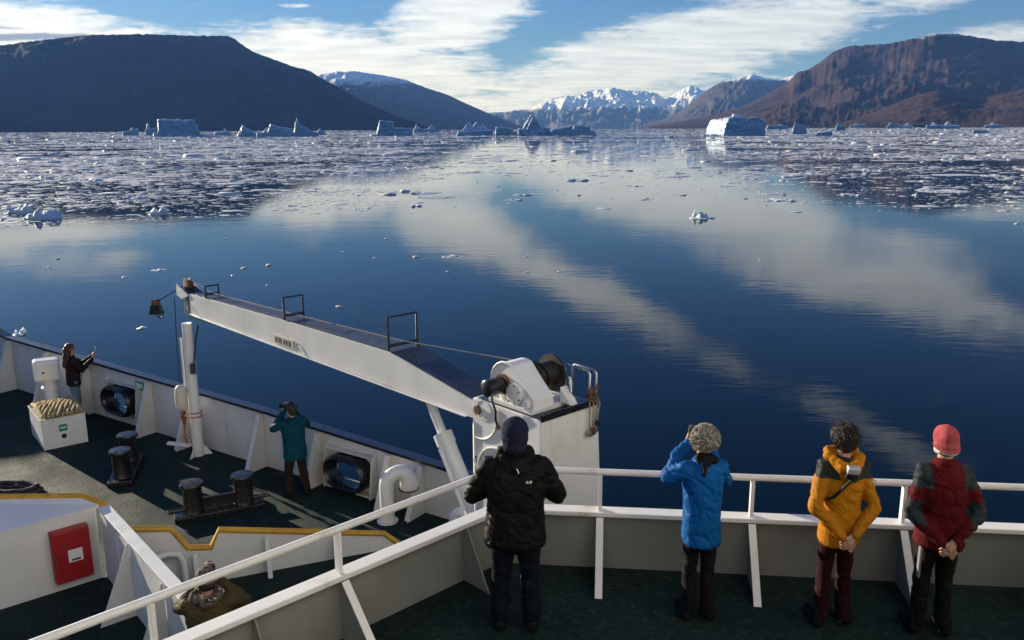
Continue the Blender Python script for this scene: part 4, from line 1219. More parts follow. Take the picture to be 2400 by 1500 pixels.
def blk(x0, x1, z0l, z0r, y0=-0.5, y1=0.5, tl=0.0, tr=0.0, zb=-0.15):
    """block from x0 to x1, top height z0l to z0r, sides leaning in by tl / tr"""
    return [(x0, y0, zb), (x1, y0, zb), (x1, y1, zb), (x0, y1, zb), (x0 + tl, y0 * .85, z0l), (x1 - tr, y0 * .85, z0r), (x1 - tr, y1 * .85, z0r), (x0 + tl, y1 * .85, z0l)]
def peak(x0, x1, xp, zp, y0=-0.5, y1=0.5, yp=0.0, zb=-0.15):
    return [(x0, y0, zb), (x1, y0, zb), (x1, y1, zb), (x0, y1, zb), (xp, yp, zp)]

berg(-463, 1236, 78, 24, [blk(-.42, .32, 1.0, .97, tl=.01, tr=.13), blk(-.5, .5, .28, .12, -.55, .5), blk(-.1, .5, .34, .1, -.5, .4, tr=.1)], 'large flat topped iceberg in front of the dark mountain', .6, 1)
berg(-618, 1421, 26, 15, [blk(-.5, .45, .45, .8, tl=.05, tr=.02), peak(-.3, .5, .1, 1.0)], 'small lumpy iceberg farthest toward the dark shore', .7, 2)
berg(-573, 1400, 25, 19, [peak(-.5, .1, -.3, 1.0), blk(-.5, .5, .5, .62, tl=.03, tr=.05)], 'small notched iceberg touching the flat topped iceberg', .7, 3)
berg(-439, 1335, 27, 11, [blk(-.5, .5, .5, .6, tr=.2), peak(-.3, .4, .1, 1.0)], 'low iceberg behind the sloping end of the flat topped one', .7, 4)
berg(-359, 1191, 32, 14, [peak(-.5, .35, -.18, 1.0), blk(-.35, .5, .85, .3, tl=.15, tr=.05)], 'rounded blue iceberg with a bright side ridge', .7, 5)
berg(-315, 1171, 50, 17, [blk(-.5, .5, .35, .4), blk(-.25, .15, 1.0, .75, tl=.12, tr=.05), blk(.0, .48, .75, .62, tl=.1, tr=.06), peak(-.5, .0, -.2, .8)], 'stepped iceberg with ledges beside the pointed peak', .6, 6)
berg(-271, 1152, 34, 20.5, [peak(-.5, .1, -.3, 1.02), blk(-.42, .5, .80, .15, tl=.06, tr=.02), blk(.2, .5, .35, .2)], 'pointed iceberg sloping down from a sharp peak', .7, 7)
berg(-305, 1396, 17, 10, [peak(-.5, .5, 0, 1.0), blk(-.5, .5, .4, .4)], 'small round iceberg behind the pointed peak', .8, 8)
berg(-168, 1205, 61, 21, [blk(-.30, .12, 1.0, .92, tl=.1, tr=.02), blk(-.5, .5, .14, .46, tl=.1, tr=.0), blk(.05, .5, .55, .50, tr=.02)], 'square shouldered iceberg with a low step, before the second mountain', .6, 9)
berg(-197, 2041, 60, 17, [peak(-.5, -.1, -.4, 1.0), peak(-.1, .5, .2, .9), blk(-.5, .5, .4, .35)], 'distant jagged ice below the second mountain', .5, 10)
berg(-48, 1148, 52, 17, [peak(-.5, .1, -.12, .95), peak(-.25, .3, .06, 1.0), peak(-.1, .5, .22, .8), blk(-.5, .45, .3, .4, tl=.1)], 'jagged sunlit iceberg of tilted slabs near the fjord mouth', .7, 11)
berg(-7, 1181, 29, 12.5, [blk(-.5, .4, .9, .75, tl=.05, tr=.1), blk(-.3, .5, .5, .4)], 'low pale iceberg between the tilted slabs and the pyramid', .7, 12)
berg(30, 1163, 47, 25, [peak(-.5, .5, -.05, 1.02, -.5, .5, -.1), blk(-.42, .5, .35, .38, tr=.05), peak(-.35, .45, .0, .92, -.62, .3, -.3)], 'pyramid shaped iceberg with a bright ridge in mid fjord', .7, 13)
berg(68, 1143, 34, 13, [blk(-.5, .4, .55, .95, tl=.1, tr=.05), blk(-.5, .5, .4, .6)], 'low white iceberg just beyond the pyramid', .8, 14)
berg(100, 1183, 34, 14, [blk(-.5, .3, .9, .85, tl=.05, tr=.15), blk(-.4, .5, .6, .35, tr=.1)], 'dark shaded iceberg at the end of the mid fjord row', .7, 15)
berg(254, 1003, 72, 24, [[(-.16, -.5, -.1), (.5, -.42, -.1), (.5, .5, -.1), (-.46, .5, -.1), (-.06, -.40, .84), (.02, -.34, .94), (.40, -.36, .86), (.49, -.34, .70), (.45, .4, .8), (-.30, .42, .80), (-.36, .38, .74)], blk(-.5, .0, .10, .14, -.5, .5, tl=.05), blk(-.05, .25, 1.0, .97, -.25, .3, tl=.05, tr=.05)], 'biggest iceberg, bright end wall and blue shaded side, before the brown mountain', .75, 16)
berg(362, 1099, 20, 14, [peak(-.5, .2, -.25, 1.0), blk(-.4, .5, .8, .7, tl=.1, tr=.1)], 'bright cracked iceberg right of the biggest one', .8, 17)
berg(720, 2369, 58, 16, [blk(-.5, .5, .7, .6, tl=.1, tr=.1), peak(-.2, .5, .2, 1.0)], 'far iceberg behind the biggest one by the brown shore', .5, 18)
berg(658, 1748, 23, 15, [peak(-.5, .3, -.2, 1.0), blk(-.3, .5, .6, .5, tr=.1)], 'small white iceberg with one tall corner by the brown shore', .8, 19)
berg(1158, 2920, 57, 17, [blk(-.5, .5, .6, .8, tl=.1, tr=.1), peak(-.5, .1, -.1, 1.0)], 'far low iceberg under the brown foothills', .5, 20)
berg(1226, 2753, 80, 18, [blk(-.5, .1, .9, .6, tl=.1, tr=.1), peak(0, .5, .25, 1.0), blk(-.5, .5, .4, .3)], 'far broad iceberg under the brown foothills', .5, 21)
berg(1066, 2158, 74, 17, [peak(-.5, 0, -.3, .9), peak(-.1, .4, .15, 1.0), blk(-.5, .5, .5, .45)], 'far double humped iceberg under the brown foothills', .5, 22)
berg(1351, 2445, 48, 14, [peak(-.5, .5, -.1, 1.0), blk(-.5, .5, .5, .6, tr=.1)], 'far rounded iceberg nearest the frame edge by the brown shore', .6, 23)
berg(612, 1136, 22, 6, [blk(-.5, .5, .8, .6, tl=.1, tr=.2), peak(-.3, .3, 0, 1.0)], 'low crumbling ice lump in the brash before the foothills', .8, 24)
berg(344, 960, 19, 6, [blk(-.5, .5, .5, .9, tl=.15, tr=.1), peak(-.4, .4, .2, 1.0)], 'low ice lump floating in front of the cracked iceberg', .8, 25)

# ---- drifting pieces close enough to pick out one by one
FLOES = [(-71.8, 124.5, 4.34, 1.49), (-63.9, 117.1, 4.67, 1.52), (-50.2, 122.2, 3.65, 1.22), (-54.8, 116.6, 1.05, 0.52), (-14.8, 132.8, 2.64, 0.86), (24.7, 112.7, 2.81, 1.24), (26.5, 112.6, 1.12, 0.34), (-30.6, 73.1, 1.55, 0.26), (-23.4, 73.7, 0.67, 0.22), (-21.7, 75.3, 0.84, 0.34), (-23.2, 70.0, 0.57, 0.18), (-31.9, 69.5, 0.63, 0.18), (-12.9, 79.3, 0.56, 0.24), (-9.0, 79.7, 0.96, 0.28), (-5.5, 79.8, 2.42, 0.24), (-5.4, 71.4, 0.58, 0.18), (-13.7, 93.3, 0.75, 0.37), (-11.8, 57.2, 0.76, 0.18), (-22.8, 51.0, 0.73, 0.18), (-20.1, 51.2, 0.63, 0.16), (-29.5, 49.6, 0.92, 0.41), (-19.1, 65.4, 0.33, 0.17), (46.5, 103.7, 0.52, 0.31), (61.7, 104.4, 0.94, 0.42), (22.6, 76.8, 0.54, 0.19), (1.3, 70.9, 0.43, 0.18), (4.0, 70.9, 0.5, 0.18), (1.3, 79.6, 0.48, 0.16), (-41.1, 75.0, 0.45, 0.15), (-42.8, 79.8, 0.72, 0.16), (-31.7, 94.0, 0.75, 0.19), (-29.2, 95.8, 0.48, 0.19), (-16.7, 83.6, 0.34, 0.17), (22.6, 142.3, 2.83, 0.49), (29.9, 151.7, 3.76, 0.53), (43.6, 140.1, 6.97, 0.7), (46.4, 152.5, 6.05, 0.76), (0.1, 142.8, 3.9, 0.64), (2.0, 153.5, 4.57, 0.61), (12.0, 151.9, 1.21, 0.75), (-15.6, 158.7, 7.08, 0.55), (-13.2, 148.9, 8.13, 0.37), (-27.5, 154.5, 1.69, 0.54), (53.0, 222.8, 2.86, 1.1), (14.6, 194.2, 5.76, 1.15), (8.5, 278.6, 1.37, 0.82), (-4.9, 304.3, 3.89, 0.9), (1.1, 311.1, 3.98, 0.92), (19.3, 287.0, 3.11, 0.85), (34.2, 306.7, 2.11, 0.75), (161.7, 888.1, 10.42, 6.08), (-65.2, 673.1, 4.61, 4.61), (-438.6, 868.3, 5.95, 5.95), (-627.6, 1085.6, 10.61, 5.31), (45.4, 139.2, 0.69, 0.55), (69.6, 148.1, 1.76, 1.03), (78.2, 157.4, 10.93, 0.62), (113.7, 320.2, 5.67, 1.26), (96.1, 314.2, 3.09, 1.55), (148.4, 295.1, 4.36, 1.74), (163.7, 304.7, 6.0, 1.5), (58.8, 149.7, 4.46, 0.59), (-38.9, 171.4, 2.55, 0.51), (-65.3, 153.2, 8.36, 1.06), (-69.4, 171.2, 5.94, 0.68), (-61.5, 245.4, 13.31, 0.73), (-118.0, 215.6, 6.39, 1.06), (-99.7, 202.2, 8.99, 0.9), (-130.4, 226.2, 4.46, 0.89), (-128.6, 398.3, 3.91, 1.96), (-59.6, 208.7, 6.19, 0.62), (-38.1, 243.0, 9.58, 0.6), (-11.1, 229.1, 7.91, 0.45), (21.1, 212.2, 5.24, 0.52), (-3.3, 176.0, 2.61, 0.44), (24.4, 175.2, 3.47, 0.43), (42.9, 172.5, 4.27, 0.43), (54.3, 195.5, 5.8, 0.58), (74.4, 214.7, 8.48, 0.64), (96.3, 229.2, 6.78, 0.9), (113.9, 203.6, 6.04, 0.91), (87.2, 185.1, 6.41, 0.64), (67.7, 179.7, 4.45, 0.53)]
random.seed(21)
def floe_mesh(w, h, seed, rugged):
    B = MB()
    rnd = random.Random(seed)
    k = 5 if rugged else (3 if w > 1.2 else 1)
    if w > 4: k += 5
    for i in range(k):
        u = rnd.uniform(-.36, .36) * (1 if k > 1 else 0) * w; v = rnd.uniform(-.3, .3) * (1 if k > 1 else 0) * w
        hh = h * (rnd.uniform(.35, 0.9) if i else 1.0)
        r = w * (rnd.uniform(.12, .26) if k > 1 else .5)
        pts = []
        for j in range(11):
            a = rnd.uniform(0, 6.28); q = rnd.uniform(.6, 1)
            pts.append((u + r * q * math.cos(a), v + r * q * math.sin(a) * .9, rnd.uniform(-.15, .35) * hh))
        for j in range(5):
            a = rnd.uniform(0, 6.28); q = rnd.uniform(.1, .6)
            pts.append((u + r * q * math.cos(a), v + r * q * math.sin(a), rnd.uniform(.7, 1.0) * hh))
        B.add(*hull_mesh(pts))
    if k > 1:      # the submerged foot that carries the lumps, awash
        pts = []
        for j in range(16):
            a = j / 16 * 6.28; q = rnd.uniform(.72, 1.0)
            pts.append((w * .5 * q * math.cos(a), w * .42 * q * math.sin(a), .06 * h)); pts.append((w * .47 * q * math.cos(a), w * .40 * q * math.sin(a), -.3 * h))
        B.add(*hull_mesh(pts))
        me = remesh(B, max(w / 46, 0.03), 'ice_floe', 1, 0.3)
        displace(me, w * .012, 9 / w, seed * 1.3, 4)
        return me
    me = bpy.data.meshes.new('ice_floe'); me.from_pydata(B.v, [], B.f); me.update()
    bm = bmesh.new(); bm.from_mesh(me)
    bmesh.ops.recalc_face_normals(bm, faces=bm.faces)
    bmesh.ops.subdivide_edges(bm, edges=bm.edges, cuts=2, use_grid_fill=True)
    bm.to_mesh(me); bm.free()
    displace(me, w * .05, 5 / w, seed * 1.3, 3)
    return me
special = {0: 'blue smooth growler floating at the lower edge of the dense brash', 1: 'lumpy white growler beside the smooth blue one', 2: 'white rough ice chunk standing up in the dark mountain reflection',
           4: 'white and dark ice chunk floating in the pale cloud reflection', 5: 'largest rough ice chunk on open water before the biggest iceberg', 7: 'longest thin ice pan above the crane boom tip',
           20: 'small white ice chunk floating just beyond the ship bulwark', 14: 'thin line of slush ice on the edge of the cloud reflection', 35: 'wide crusty ice floe before the biggest iceberg',
           17: 'thin ice pan floating above the middle of the crane boom', 55: 'ice chunk with an upright tooth before the brown mountain', 56: 'longest white ice floe below the brown mountain'}
for i, (x, y, w, h) in enumerate(FLOES):
    far = y > 115
    rug = i in (1, 2, 5, 20, 4, 44, 55)
    if i > 33: h = max(h * 0.42, 0.08)
    elif i not in (0, 1, 2, 5, 20): h = min(h * 0.6, 0.14 * w)
    me = floe_mesh(w, h, i + 3, rug)
    o = link('ice_floe', me, M_NEAR)
    o.location = (x, y, 0.0); o.rotation_euler = (0, 0, -math.atan2(x, y))
    if i in special: tag(o, special[i], 'ice', 'drifting ice pieces')
    elif not far and x / y > 0.1: tag(o, 'tiny white ice piece on open water above the blue jacket', 'ice', 'tiny ice right of the crane') if x / y < 0.35 else tag(o, 'tiny white ice piece on open water far beyond the yellow jacket', 'ice', 'tiny ice beyond the yellow jacket')
    elif not far and y < 66: tag(o, 'small white ice piece floating near the crane boom tip', 'ice', 'small ice near the boom')
    elif not far and x / y < -0.24: tag(o, 'small white ice piece on open blue water beyond the boom tip', 'ice', 'small ice beyond the boom tip')
    elif not far: tag(o, 'small white ice piece on open water under the mid fjord cloud reflection', 'ice', 'small ice in mid water')
    elif x / y < -0.12: tag(o, 'pale ice floe lying in the brash below the dark mountain', 'ice', 'floes in the brash below the dark mountain')
    elif x / y < 0.27: tag(o, 'low ice floe on the pale cloud reflection in mid fjord', 'ice', 'floes on the mid fjord reflection')
    else: tag(o, 'pale ice floe lying in the brash below the brown mountain', 'ice', 'floes in the brash below the brown mountain')

# ---- brash ice: uncountable small pieces
def build_brash():
    rng = np.random.default_rng(5)
    n = 260000
    az = np.radians(rng.uniform(-33, 33, n))
    r = np.exp(rng.uniform(math.log(118), math.log(3200), n))
    x = r * np.sin(az); y = r * np.cos(az)
    azd = np.degrees(az)
    keep = np.zeros(n, bool)
    for i in range(n):
        a = azd[i]; rr = r[i]
        left = max(0, min(1, (-a - 3) / 7.0)); right = max(0, min(1, (a - 12) / 6.0)); mid = 1 - max(left, right)
        near = 138 + 10 * mid - 14 * left
        e = max(0.0, min(1.0, (rr - near) / (near * 0.30)))
        dens = left * 0.54 + right * 0.40 + mid * 0.11
        if rr > 700: dens = max(dens, 0.30 + 0.25 * right) * (1.25 if a > 12 else 1)
        b = mnoise.fractal(Vector((x[i] * 0.007, y[i] * 0.020, 3.3)), 0.8, 2.1, 4)
        c = mnoise.noise(Vector((x[i] * 0.07, y[i] * 0.05, 7.7)))
        p = (dens * e + 0.85 * b * (0.4 + dens) + 0.30 * c * (0.3 + dens)) * min(1.0, (380.0 / rr) ** 0.55)
        if e <= 0: p = 0.012 if rr > 122 else 0.0
        p = max(p, 0.015) if e > 0 else p
        keep[i] = rng.random() < p
    x, y, r = x[keep], y[keep], r[keep]
    m = len(x)
    s = r / 380.0 * np.exp(rng.normal(0, 0.75, m))
    s = np.clip(s, 0.2, 9)
    h = s * rng.uniform(0.010, 0.035, m) * np.where(rng.random(m) < 0.04, 4.5, 1.0)
    K = 6
    ang = (np.arange(K) / K * 2 * math.pi)[None, :] + rng.uniform(0, 6.28, m)[:, None] + rng.uniform(-.35, .35, (m, K))
    rad_ = s[:, None] * 0.5 * rng.uniform(0.55, 1.15, (m, K))
    st = rng.uniform(0.8, 2.0, m)[:, None]
    V = np.zeros((m, 2 * K + 1, 3), np.float32)
    V[:, :K, 0] = x[:, None] + rad_ * np.cos(ang) * st; V[:, :K, 1] = y[:, None] + rad_ * np.sin(ang); V[:, :K, 2] = -0.03
    q = rng.uniform(0.62, 0.92, (m, K))
    V[:, K:2 * K, 0] = x[:, None] + rad_ * q * np.cos(ang) * st; V[:, K:2 * K, 1] = y[:, None] + rad_ * q * np.sin(ang); V[:, K:2 * K, 2] = h[:, None] * rng.uniform(0.45, 1.0, (m, K))
    V[:, 2 * K, 0] = x + rng.normal(0, .06, m) * s; V[:, 2 * K, 1] = y + rng.normal(0, .06, m) * s; V[:, 2 * K, 2] = h * rng.uniform(0.7, 1.25, m)
    tri = []
    for k in range(K):
        l = (k + 1) % K
        tri += [(k, l, K + l), (k, K + l, K + k), (K + k, K + l, 2 * K)]
    F = np.asarray(tri, np.int32)[None] + (np.arange(m, dtype=np.int32) * (2 * K + 1))[:, None, None]
    me = np_mesh('brash_ice', V.reshape(-1, 3), F.reshape(-1, 3))
    o = link('brash_ice', me, M_FLOE)
    tag(o, 'fields of small broken brash ice drifting across the fjord', 'ice', kind='stuff')
    print('brash', m)
build_brash()
# ------------------------------------------------------------------ people
def capsule(B, a, b, ra, rb, seg=12):
    a, b = Vector(a), Vector(b); d = (b - a)
    if d.length < 1e-6: d = Vector((0, 0, 1e-4))
    d.normalize()
    pts, rr = [], []
    for q in (0.995, 0.8, 0.45, 0.0): pts.append(a - d * ra * q); rr.append(ra * math.sqrt(max(0.0004, 1 - q * q)))
    for q in (0.0, 0.45, 0.8, 0.995): pts.append(b + d * rb * q); rr.append(rb * math.sqrt(max(0.0004, 1 - q * q)))
    B.tube(pts, rr, seg)
def ellip(B, c, r, M=None, seg=14, rings=9):
    vs = []; fs = []
    c = Vector(c)
    for i in range(rings + 1):
        th = math.pi * i / rings; th = min(max(th, 0.04), math.pi - 0.04)
        for k in range(seg):
            a = 2 * math.pi * k / seg
            p = Vector((r[0] * math.sin(th) * math.cos(a), r[1] * math.sin(th) * math.sin(a), r[2] * math.cos(th)))
            if M: p = M @ p
            vs.append(c + p)
    for i in range(rings):
        for k in range(seg):
            l = (k + 1) % seg
            fs.append((i * seg + k, i * seg + l, (i + 1) * seg + l, (i + 1) * seg + k))
    fs.append(tuple(range(seg - 1, -1, -1))); fs.append(tuple(rings * seg + k for k in range(seg)))
    B.add(vs, fs)
def loft(B, rings, seg=22):
    """rings: (z, rx, ry, yoff)"""
    vs = []; fs = []
    for z, rx, ry, yo in rings:
        for k in range(seg):
            a = 2 * math.pi * k / seg
            cx, sx = math.cos(a), math.sin(a)
            e = 0.82
            vs.append((rx * math.copysign(abs(cx) ** e, cx), yo + ry * math.copysign(abs(sx) ** e, sx), z))
    for i in range(len(rings) - 1):
        for k in range(seg):
            l = (k + 1) % seg
            fs.append((i * seg + k, i * seg + l, (i + 1) * seg + l, (i + 1) * seg + k))
    fs.append(tuple(range(seg - 1, -1, -1))); fs.append(tuple((len(rings) - 1) * seg + k for k in range(seg)))
    B.add(vs, fs)

def hand(B, wrist, dr, palm, side, curl=0.5):
    """palm and five fingers; side = +1 for the right hand"""
    w = Vector(wrist); d = Vector(dr).normalized(); p = Vector(palm); p = (p - d * p.dot(d)).normalized(); x = d.cross(p) * side
    for k in (-1, 0, 1):
        capsule(B, w + x * (k * 0.016), w + d * 0.085 + x * (k * 0.026), 0.017, 0.0155, 8)
    for k, ln in ((-1.5, 0.068), (-0.5, 0.080), (0.5, 0.084), (1.5, 0.074)):
        b0 = w + d * 0.088 + x * (k * 0.0235)
        d1 = (d + p * curl * 0.5).normalized(); m = b0 + d1 * ln * 0.52
        d2 = (d + p * curl * 1.4).normalized(); e = m + d2 * ln * 0.5
        capsule(B, b0 - d * 0.01, m, 0.0092, 0.0086, 7); capsule(B, m, e, 0.0086, 0.0070, 7)
    t0 = w + d * 0.025 + x * 0.030
    t1 = t0 + (x * 0.75 + d * 0.7 + p * 0.3).normalized() * 0.042
    capsule(B, t0, t1, 0.0125, 0.0105, 7); capsule(B, t1, t1 + (d + p * 0.5 + x * 0.15).normalized() * 0.032, 0.0105, 0.0085, 7)

M_SKIN = pmat('weathered_skin', (0.42, 0.23, 0.16), 0.55, 0, 0.12, 18.0, 0.001, 90)
def cloth(name, col, rough=0.75, bump=0.006, bscale=16.0, var=0.15):
    return pmat(name, col, max(rough, 0.62), 0, var, 7.0, bump, bscale, spec=0.10)

def xf_mesh(me, fn):
    n = len(me.vertices); co = np.empty(n * 3, np.float32); me.vertices.foreach_get('co', co); co = co.reshape(-1, 3)
    co = fn(co); me.vertices.foreach_set('co', co.astype(np.float32).ravel()); me.update()

def folds(me, amp, seed, f=1.0):
    """creases of slack cloth: sharp valleys running mostly across the limb, drawn out in one direction"""
    n = len(me.vertices)
    co = np.empty(n * 3, np.float32); me.vertices.foreach_get('co', co); co = co.reshape(-1, 3)
    no = np.empty(n * 3, np.float32); me.vertices.foreach_get('normal', no); no = no.reshape(-1, 3)
    d = np.empty(n, np.float32)
    for i, c in enumerate(co):
        w = mnoise.noise(Vector((c[0] * 5, c[1] * 5, c[2] * 4 + seed))) * 0.9
        a = mnoise.noise(Vector((c[0] * 4.5 * f + w, c[1] * 4.5 * f + seed, (c[2] * 11 + c[0] * 5) * f + w)))
        m = mnoise.noise(Vector((c[0] * 3 + seed, c[1] * 3, c[2] * 3)))
        d[i] = -max(0.0, 1.0 - abs(a) * 5.0) * (0.5 + 0.5 * m + 0.2)
    co += no * (d * amp)[:, None]
    me.vertices.foreach_set('co', co.ravel()); me.update()

def strands(B, hp, n, seed, c, r, length, fall, curl, zmin, face_y):
    """fine locks of hair laid over the scalp"""
    rnd = random.Random(seed)
    for i in range(n):
        a = rnd.uniform(0, 6.283); z = rnd.uniform(zmin, 1.0); q = math.sqrt(max(0, 1 - z * z))
        nrm = Vector((q * math.cos(a), q * math.sin(a), z))
        p = Vector((c[0] + r[0] * nrm.x, c[1] + r[1] * nrm.y, c[2] + r[2] * nrm.z))
        if nrm.y > face_y and nrm.z < 0.45: continue
        t = Vector((rnd.uniform(-1, 1), rnd.uniform(-1, 1), -fall)); t = (t - nrm * t.dot(nrm)).normalized()
        s = nrm.cross(t); L = length * rnd.uniform(0.6, 1.3); w = rnd.uniform(0.0022, 0.0045)
        pts = []
        ph = rnd.uniform(0, 6.28)
        for k in range(5):
            f = k / 4
            x = p + t * L * f + nrm * (0.004 + 0.010 * math.sin(f * 3.14) * (1 + curl) - 0.004 * f) + s * curl * 0.012 * math.sin(ph + f * 6) + nrm * curl * 0.008 * math.cos(ph + f * 6)
            pts.append(hp(x))
        B.tube(pts, [w, w, w * 0.9, w * 0.7, w * 0.3], 4, cap=False)

def person(label, loc, yaw, H, arms, jacket, trousers, shoe_mat, girth=1.0, hem=0.80, lean=0.0, head=(0, 0), stance=0.10, feet_fwd=(0.0, 0.0), vox=0.011, jvox=0.012, puff=1.0, stoop=0.0, xs=1.0):
    """arms: {-1: (elbow, wrist, hand dir, palm), +1: ...} for a body 1.75 m tall facing +y"""
    k = H / 1.75
    seed = abs(loc[0]) * 3.7 + 1
    def shear(co):
        co = co.copy()
        z = np.clip(co[:, 2] - 0.92, 0, None)
        f = np.clip((co[:, 2] - 1.40) / 0.12, 0, 1); f = f * f * (3 - 2 * f)
        co[:, 0] *= xs + (1 - xs) * f
        co[:, 1] += lean * z + stoop * np.clip(co[:, 2] - 1.25, 0, None)
        return co * k
    # head transform about the neck
    piv = Vector((0, 0.01, 1.52))
    Rh = Matrix.Rotation(head[0], 3, 'Z') @ Matrix.Rotation(head[1], 3, 'X')
    def hp(p): return Rh @ (Vector(p) - piv) + piv
    # ---- body: one continuous skin
    B = MB()
    loft(B, [(0.84, .115, .09, 0), (0.92, .145 * girth, .105 * girth, 0), (1.05, .128 * girth, .10 * girth, .0), (1.25, .155 * girth, .108 * girth, 0), (1.37, .165, .095, 0), (1.43, .11, .075, 0), (1.47, .06, .06, 0)])
    capsule(B, (0, -0.005, 1.40), (0, 0.012, 1.55), 0.062, 0.056)
    ellip(B, hp((0, 0.015, 1.642)), (0.076, 0.096, 0.112), Rh)
    ellip(B, hp((0, 0.045, 1.575)), (0.055, 0.062, 0.055), Rh)
    ellip(B, hp((0, 0.112, 1.628)), (0.014, 0.020, 0.024), Rh, 8, 6)
    ellip(B, hp((0, 0.100, 1.668)), (0.045, 0.016, 0.012), Rh, 8, 6)
    ellip(B, hp((0, 0.102, 1.590)), (0.024, 0.012, 0.010), Rh, 8, 6)
    for s in (-1, 1):
        ellip(B, hp((s * 0.079, 0.005, 1.635)), (0.012, 0.022, 0.032), Rh, 8, 6)
        hip = (s * 0.088, 0, 0.90); ft = feet_fwd[0 if s < 0 else 1]
        kn = (s * (0.5 * stance + 0.045), 0.02 + ft * 0.5, 0.49); an = (s * stance, -0.01 + ft, 0.085)
        capsule(B, hip, kn, 0.086 * girth, 0.056); capsule(B, kn, an, 0.055, 0.038)
        capsule(B, (s * stance, -0.03 + ft, 0.055), (s * stance * 1.12, 0.15 + ft, 0.045), 0.040, 0.032)
        el, wr, hd, pn = arms[s]
        sh = (s * 0.178, -0.005, 1.405)
        capsule(B, sh, el, 0.052, 0.042); capsule(B, el, wr, 0.043, 0.029)
        hand(B, wr, hd, pn, s)
    me = remesh(B, vox, 'person', 2, 0.35)
    xf_mesh(me, shear)
    root = link('person', me, M_SKIN, smooth=True)
    root.location = loc; root.rotation_euler = (0, 0, yaw)
    tag(root, label, 'person')
    for s in (-1, 1):       # eyes
        E = MB(); ellip(E, hp((s * 0.031, 0.100, 1.648)), (0.012, 0.010, 0.008), Rh, 8, 6)
        E.v = [tuple(r) for r in shear(np.array(E.v))]
        E.build('eye', pmat('dark_eye', (0.03, 0.02, 0.015), 0.2), root, smooth=True)
    # ---- trousers
    B = MB()
    ellip(B, (0, -0.005, 0.93), (0.165 * girth, 0.125 * girth, 0.13))
    for s in (-1, 1):
        ft = feet_fwd[0 if s < 0 else 1]
        hip = (s * 0.09, 0, 0.88); kn = (s * (0.5 * stance + 0.048), 0.02 + ft * 0.5, 0.49); an = (s * stance, -0.015 + ft, 0.11)
        capsule(B, hip, kn, 0.108 * girth, 0.080); capsule(B, kn, an, 0.082, 0.076)
    me = remesh(B, jvox, 'trousers', 3, 0.4)
    displace(me, 0.008, 6.0, seed, 2); folds(me, 0.014, seed + 2)
    xf_mesh(me, shear)
    link('trousers', me, trousers, root, True)
    # ---- shoes
    for s in (-1, 1):
        ft = feet_fwd[0 if s < 0 else 1]
        B = MB()
        capsule(B, (s * stance, -0.035 + ft, 0.06), (s * stance * 1.12, 0.16 + ft, 0.052), 0.056, 0.048)
        capsule(B, (s * stance, -0.02 + ft, 0.06), (s * stance, -0.02 + ft, 0.15), 0.054, 0.052)
        B.v = [(x, y, max(z, 0.004)) for x, y, z in B.v]
        me = remesh(B, jvox, 'shoe', 2, 0.3)
        xf_mesh(me, lambda c: c * k)
        link('shoe', me, shoe_mat, root, True)
    # ---- jacket
    g = girth * puff
    B = MB()
    loft(B, [(hem, .198 * g, .148 * g, -.004), (hem + .03, .205 * g, .155 * g, -.004), (0.98, .192 * g, .146 * g, -.002), (1.08, .186 * g, .142 * g, 0), (1.25, .205 * g, .150 * g, 0), (1.36, .205 * g, .136 * g, -.004), (1.42, .165 * g, .108 * g, -.006), (1.46, .105, .090, -.004), (1.50, .085, .085, 0.0)])
    for s in (-1, 1):
        el, wr, hd, pn = arms[s]
        sh = Vector((s * 0.182 * (0.5 + 0.5 * g), -0.006, 1.392))
        capsule(B, (s * 0.10, -0.004, 1.405), sh, 0.075, 0.080 * puff)
        capsule(B, sh, el, 0.082 * puff, 0.068 * puff, 14)
        cuff = Vector(wr) + (Vector(el) - Vector(wr)).normalized() * 0.012
        capsule(B, el, cuff, 0.068 * puff, 0.047 * puff, 14)
    jm = remesh(B, jvox, 'jacket', 3, 0.4)
    displace(jm, 0.009, 5.0, seed + 7, 2); folds(jm, 0.016, seed); folds(jm, 0.007, seed + 5, 2.1)
    xf_mesh(jm, shear)
    jo = link('jacket', jm, jacket, root, True)
    root['k'] = 0
    del root['k']
    def P(p):
        q = shear(np.array([tuple(p)], float))[0]; return Vector(q)
    def HP(p): return P(hp(p))
    def add(name, B, mat, vox_=None, sm=2, disp=None, par=None):
        if vox_:
            me = remesh(B, vox_, name, sm, 0.4)
            if disp:
                for a, f in disp: displace(me, a, f, seed + a, 4)
        else:
            me = bpy.data.meshes.new(name); me.from_pydata(B.v, [], B.f); me.update()
        xf_mesh(me, shear)
        return link(name, me, mat, par or root, True)
    return root, jo, P, hp, Rh, add

def recolour(o, mat, test):
    o.data.materials.append(mat)
    for p in o.data.polygons:
        if test(p.center): p.material_index = 1

M_BOOT = pmat('dark_walking_boot', (0.006, 0.0055, 0.005), 0.75, 0, 0.3, 20, 0.002, 60, spec=0.15)
M_TBLACK = cloth('black_trouser_cloth', (0.008, 0.008, 0.010))
M_TRED = cloth('dark_red_trouser_cloth', (0.022, 0.0045, 0.006))
M_TGREY = cloth('dark_olive_trouser_cloth', (0.008, 0.0085, 0.007))
M_JEANS = cloth('faded_blue_denim', (0.10, 0.16, 0.22))
M_DJEANS = cloth('dark_blue_denim', (0.004, 0.006, 0.012))
M_JBLACK = cloth('black_shell_jacket', (0.006, 0.0057, 0.0055), 0.6)
M_JBLUE = cloth('bright_blue_shell_jacket', (0.002, 0.080, 0.27), 0.45)
M_JYEL = cloth('yellow_shell_jacket', (0.37, 0.14, 0.005), 0.55)
M_JGREY = cloth('dark_grey_yoke_cloth', (0.024, 0.024, 0.026), 0.6)
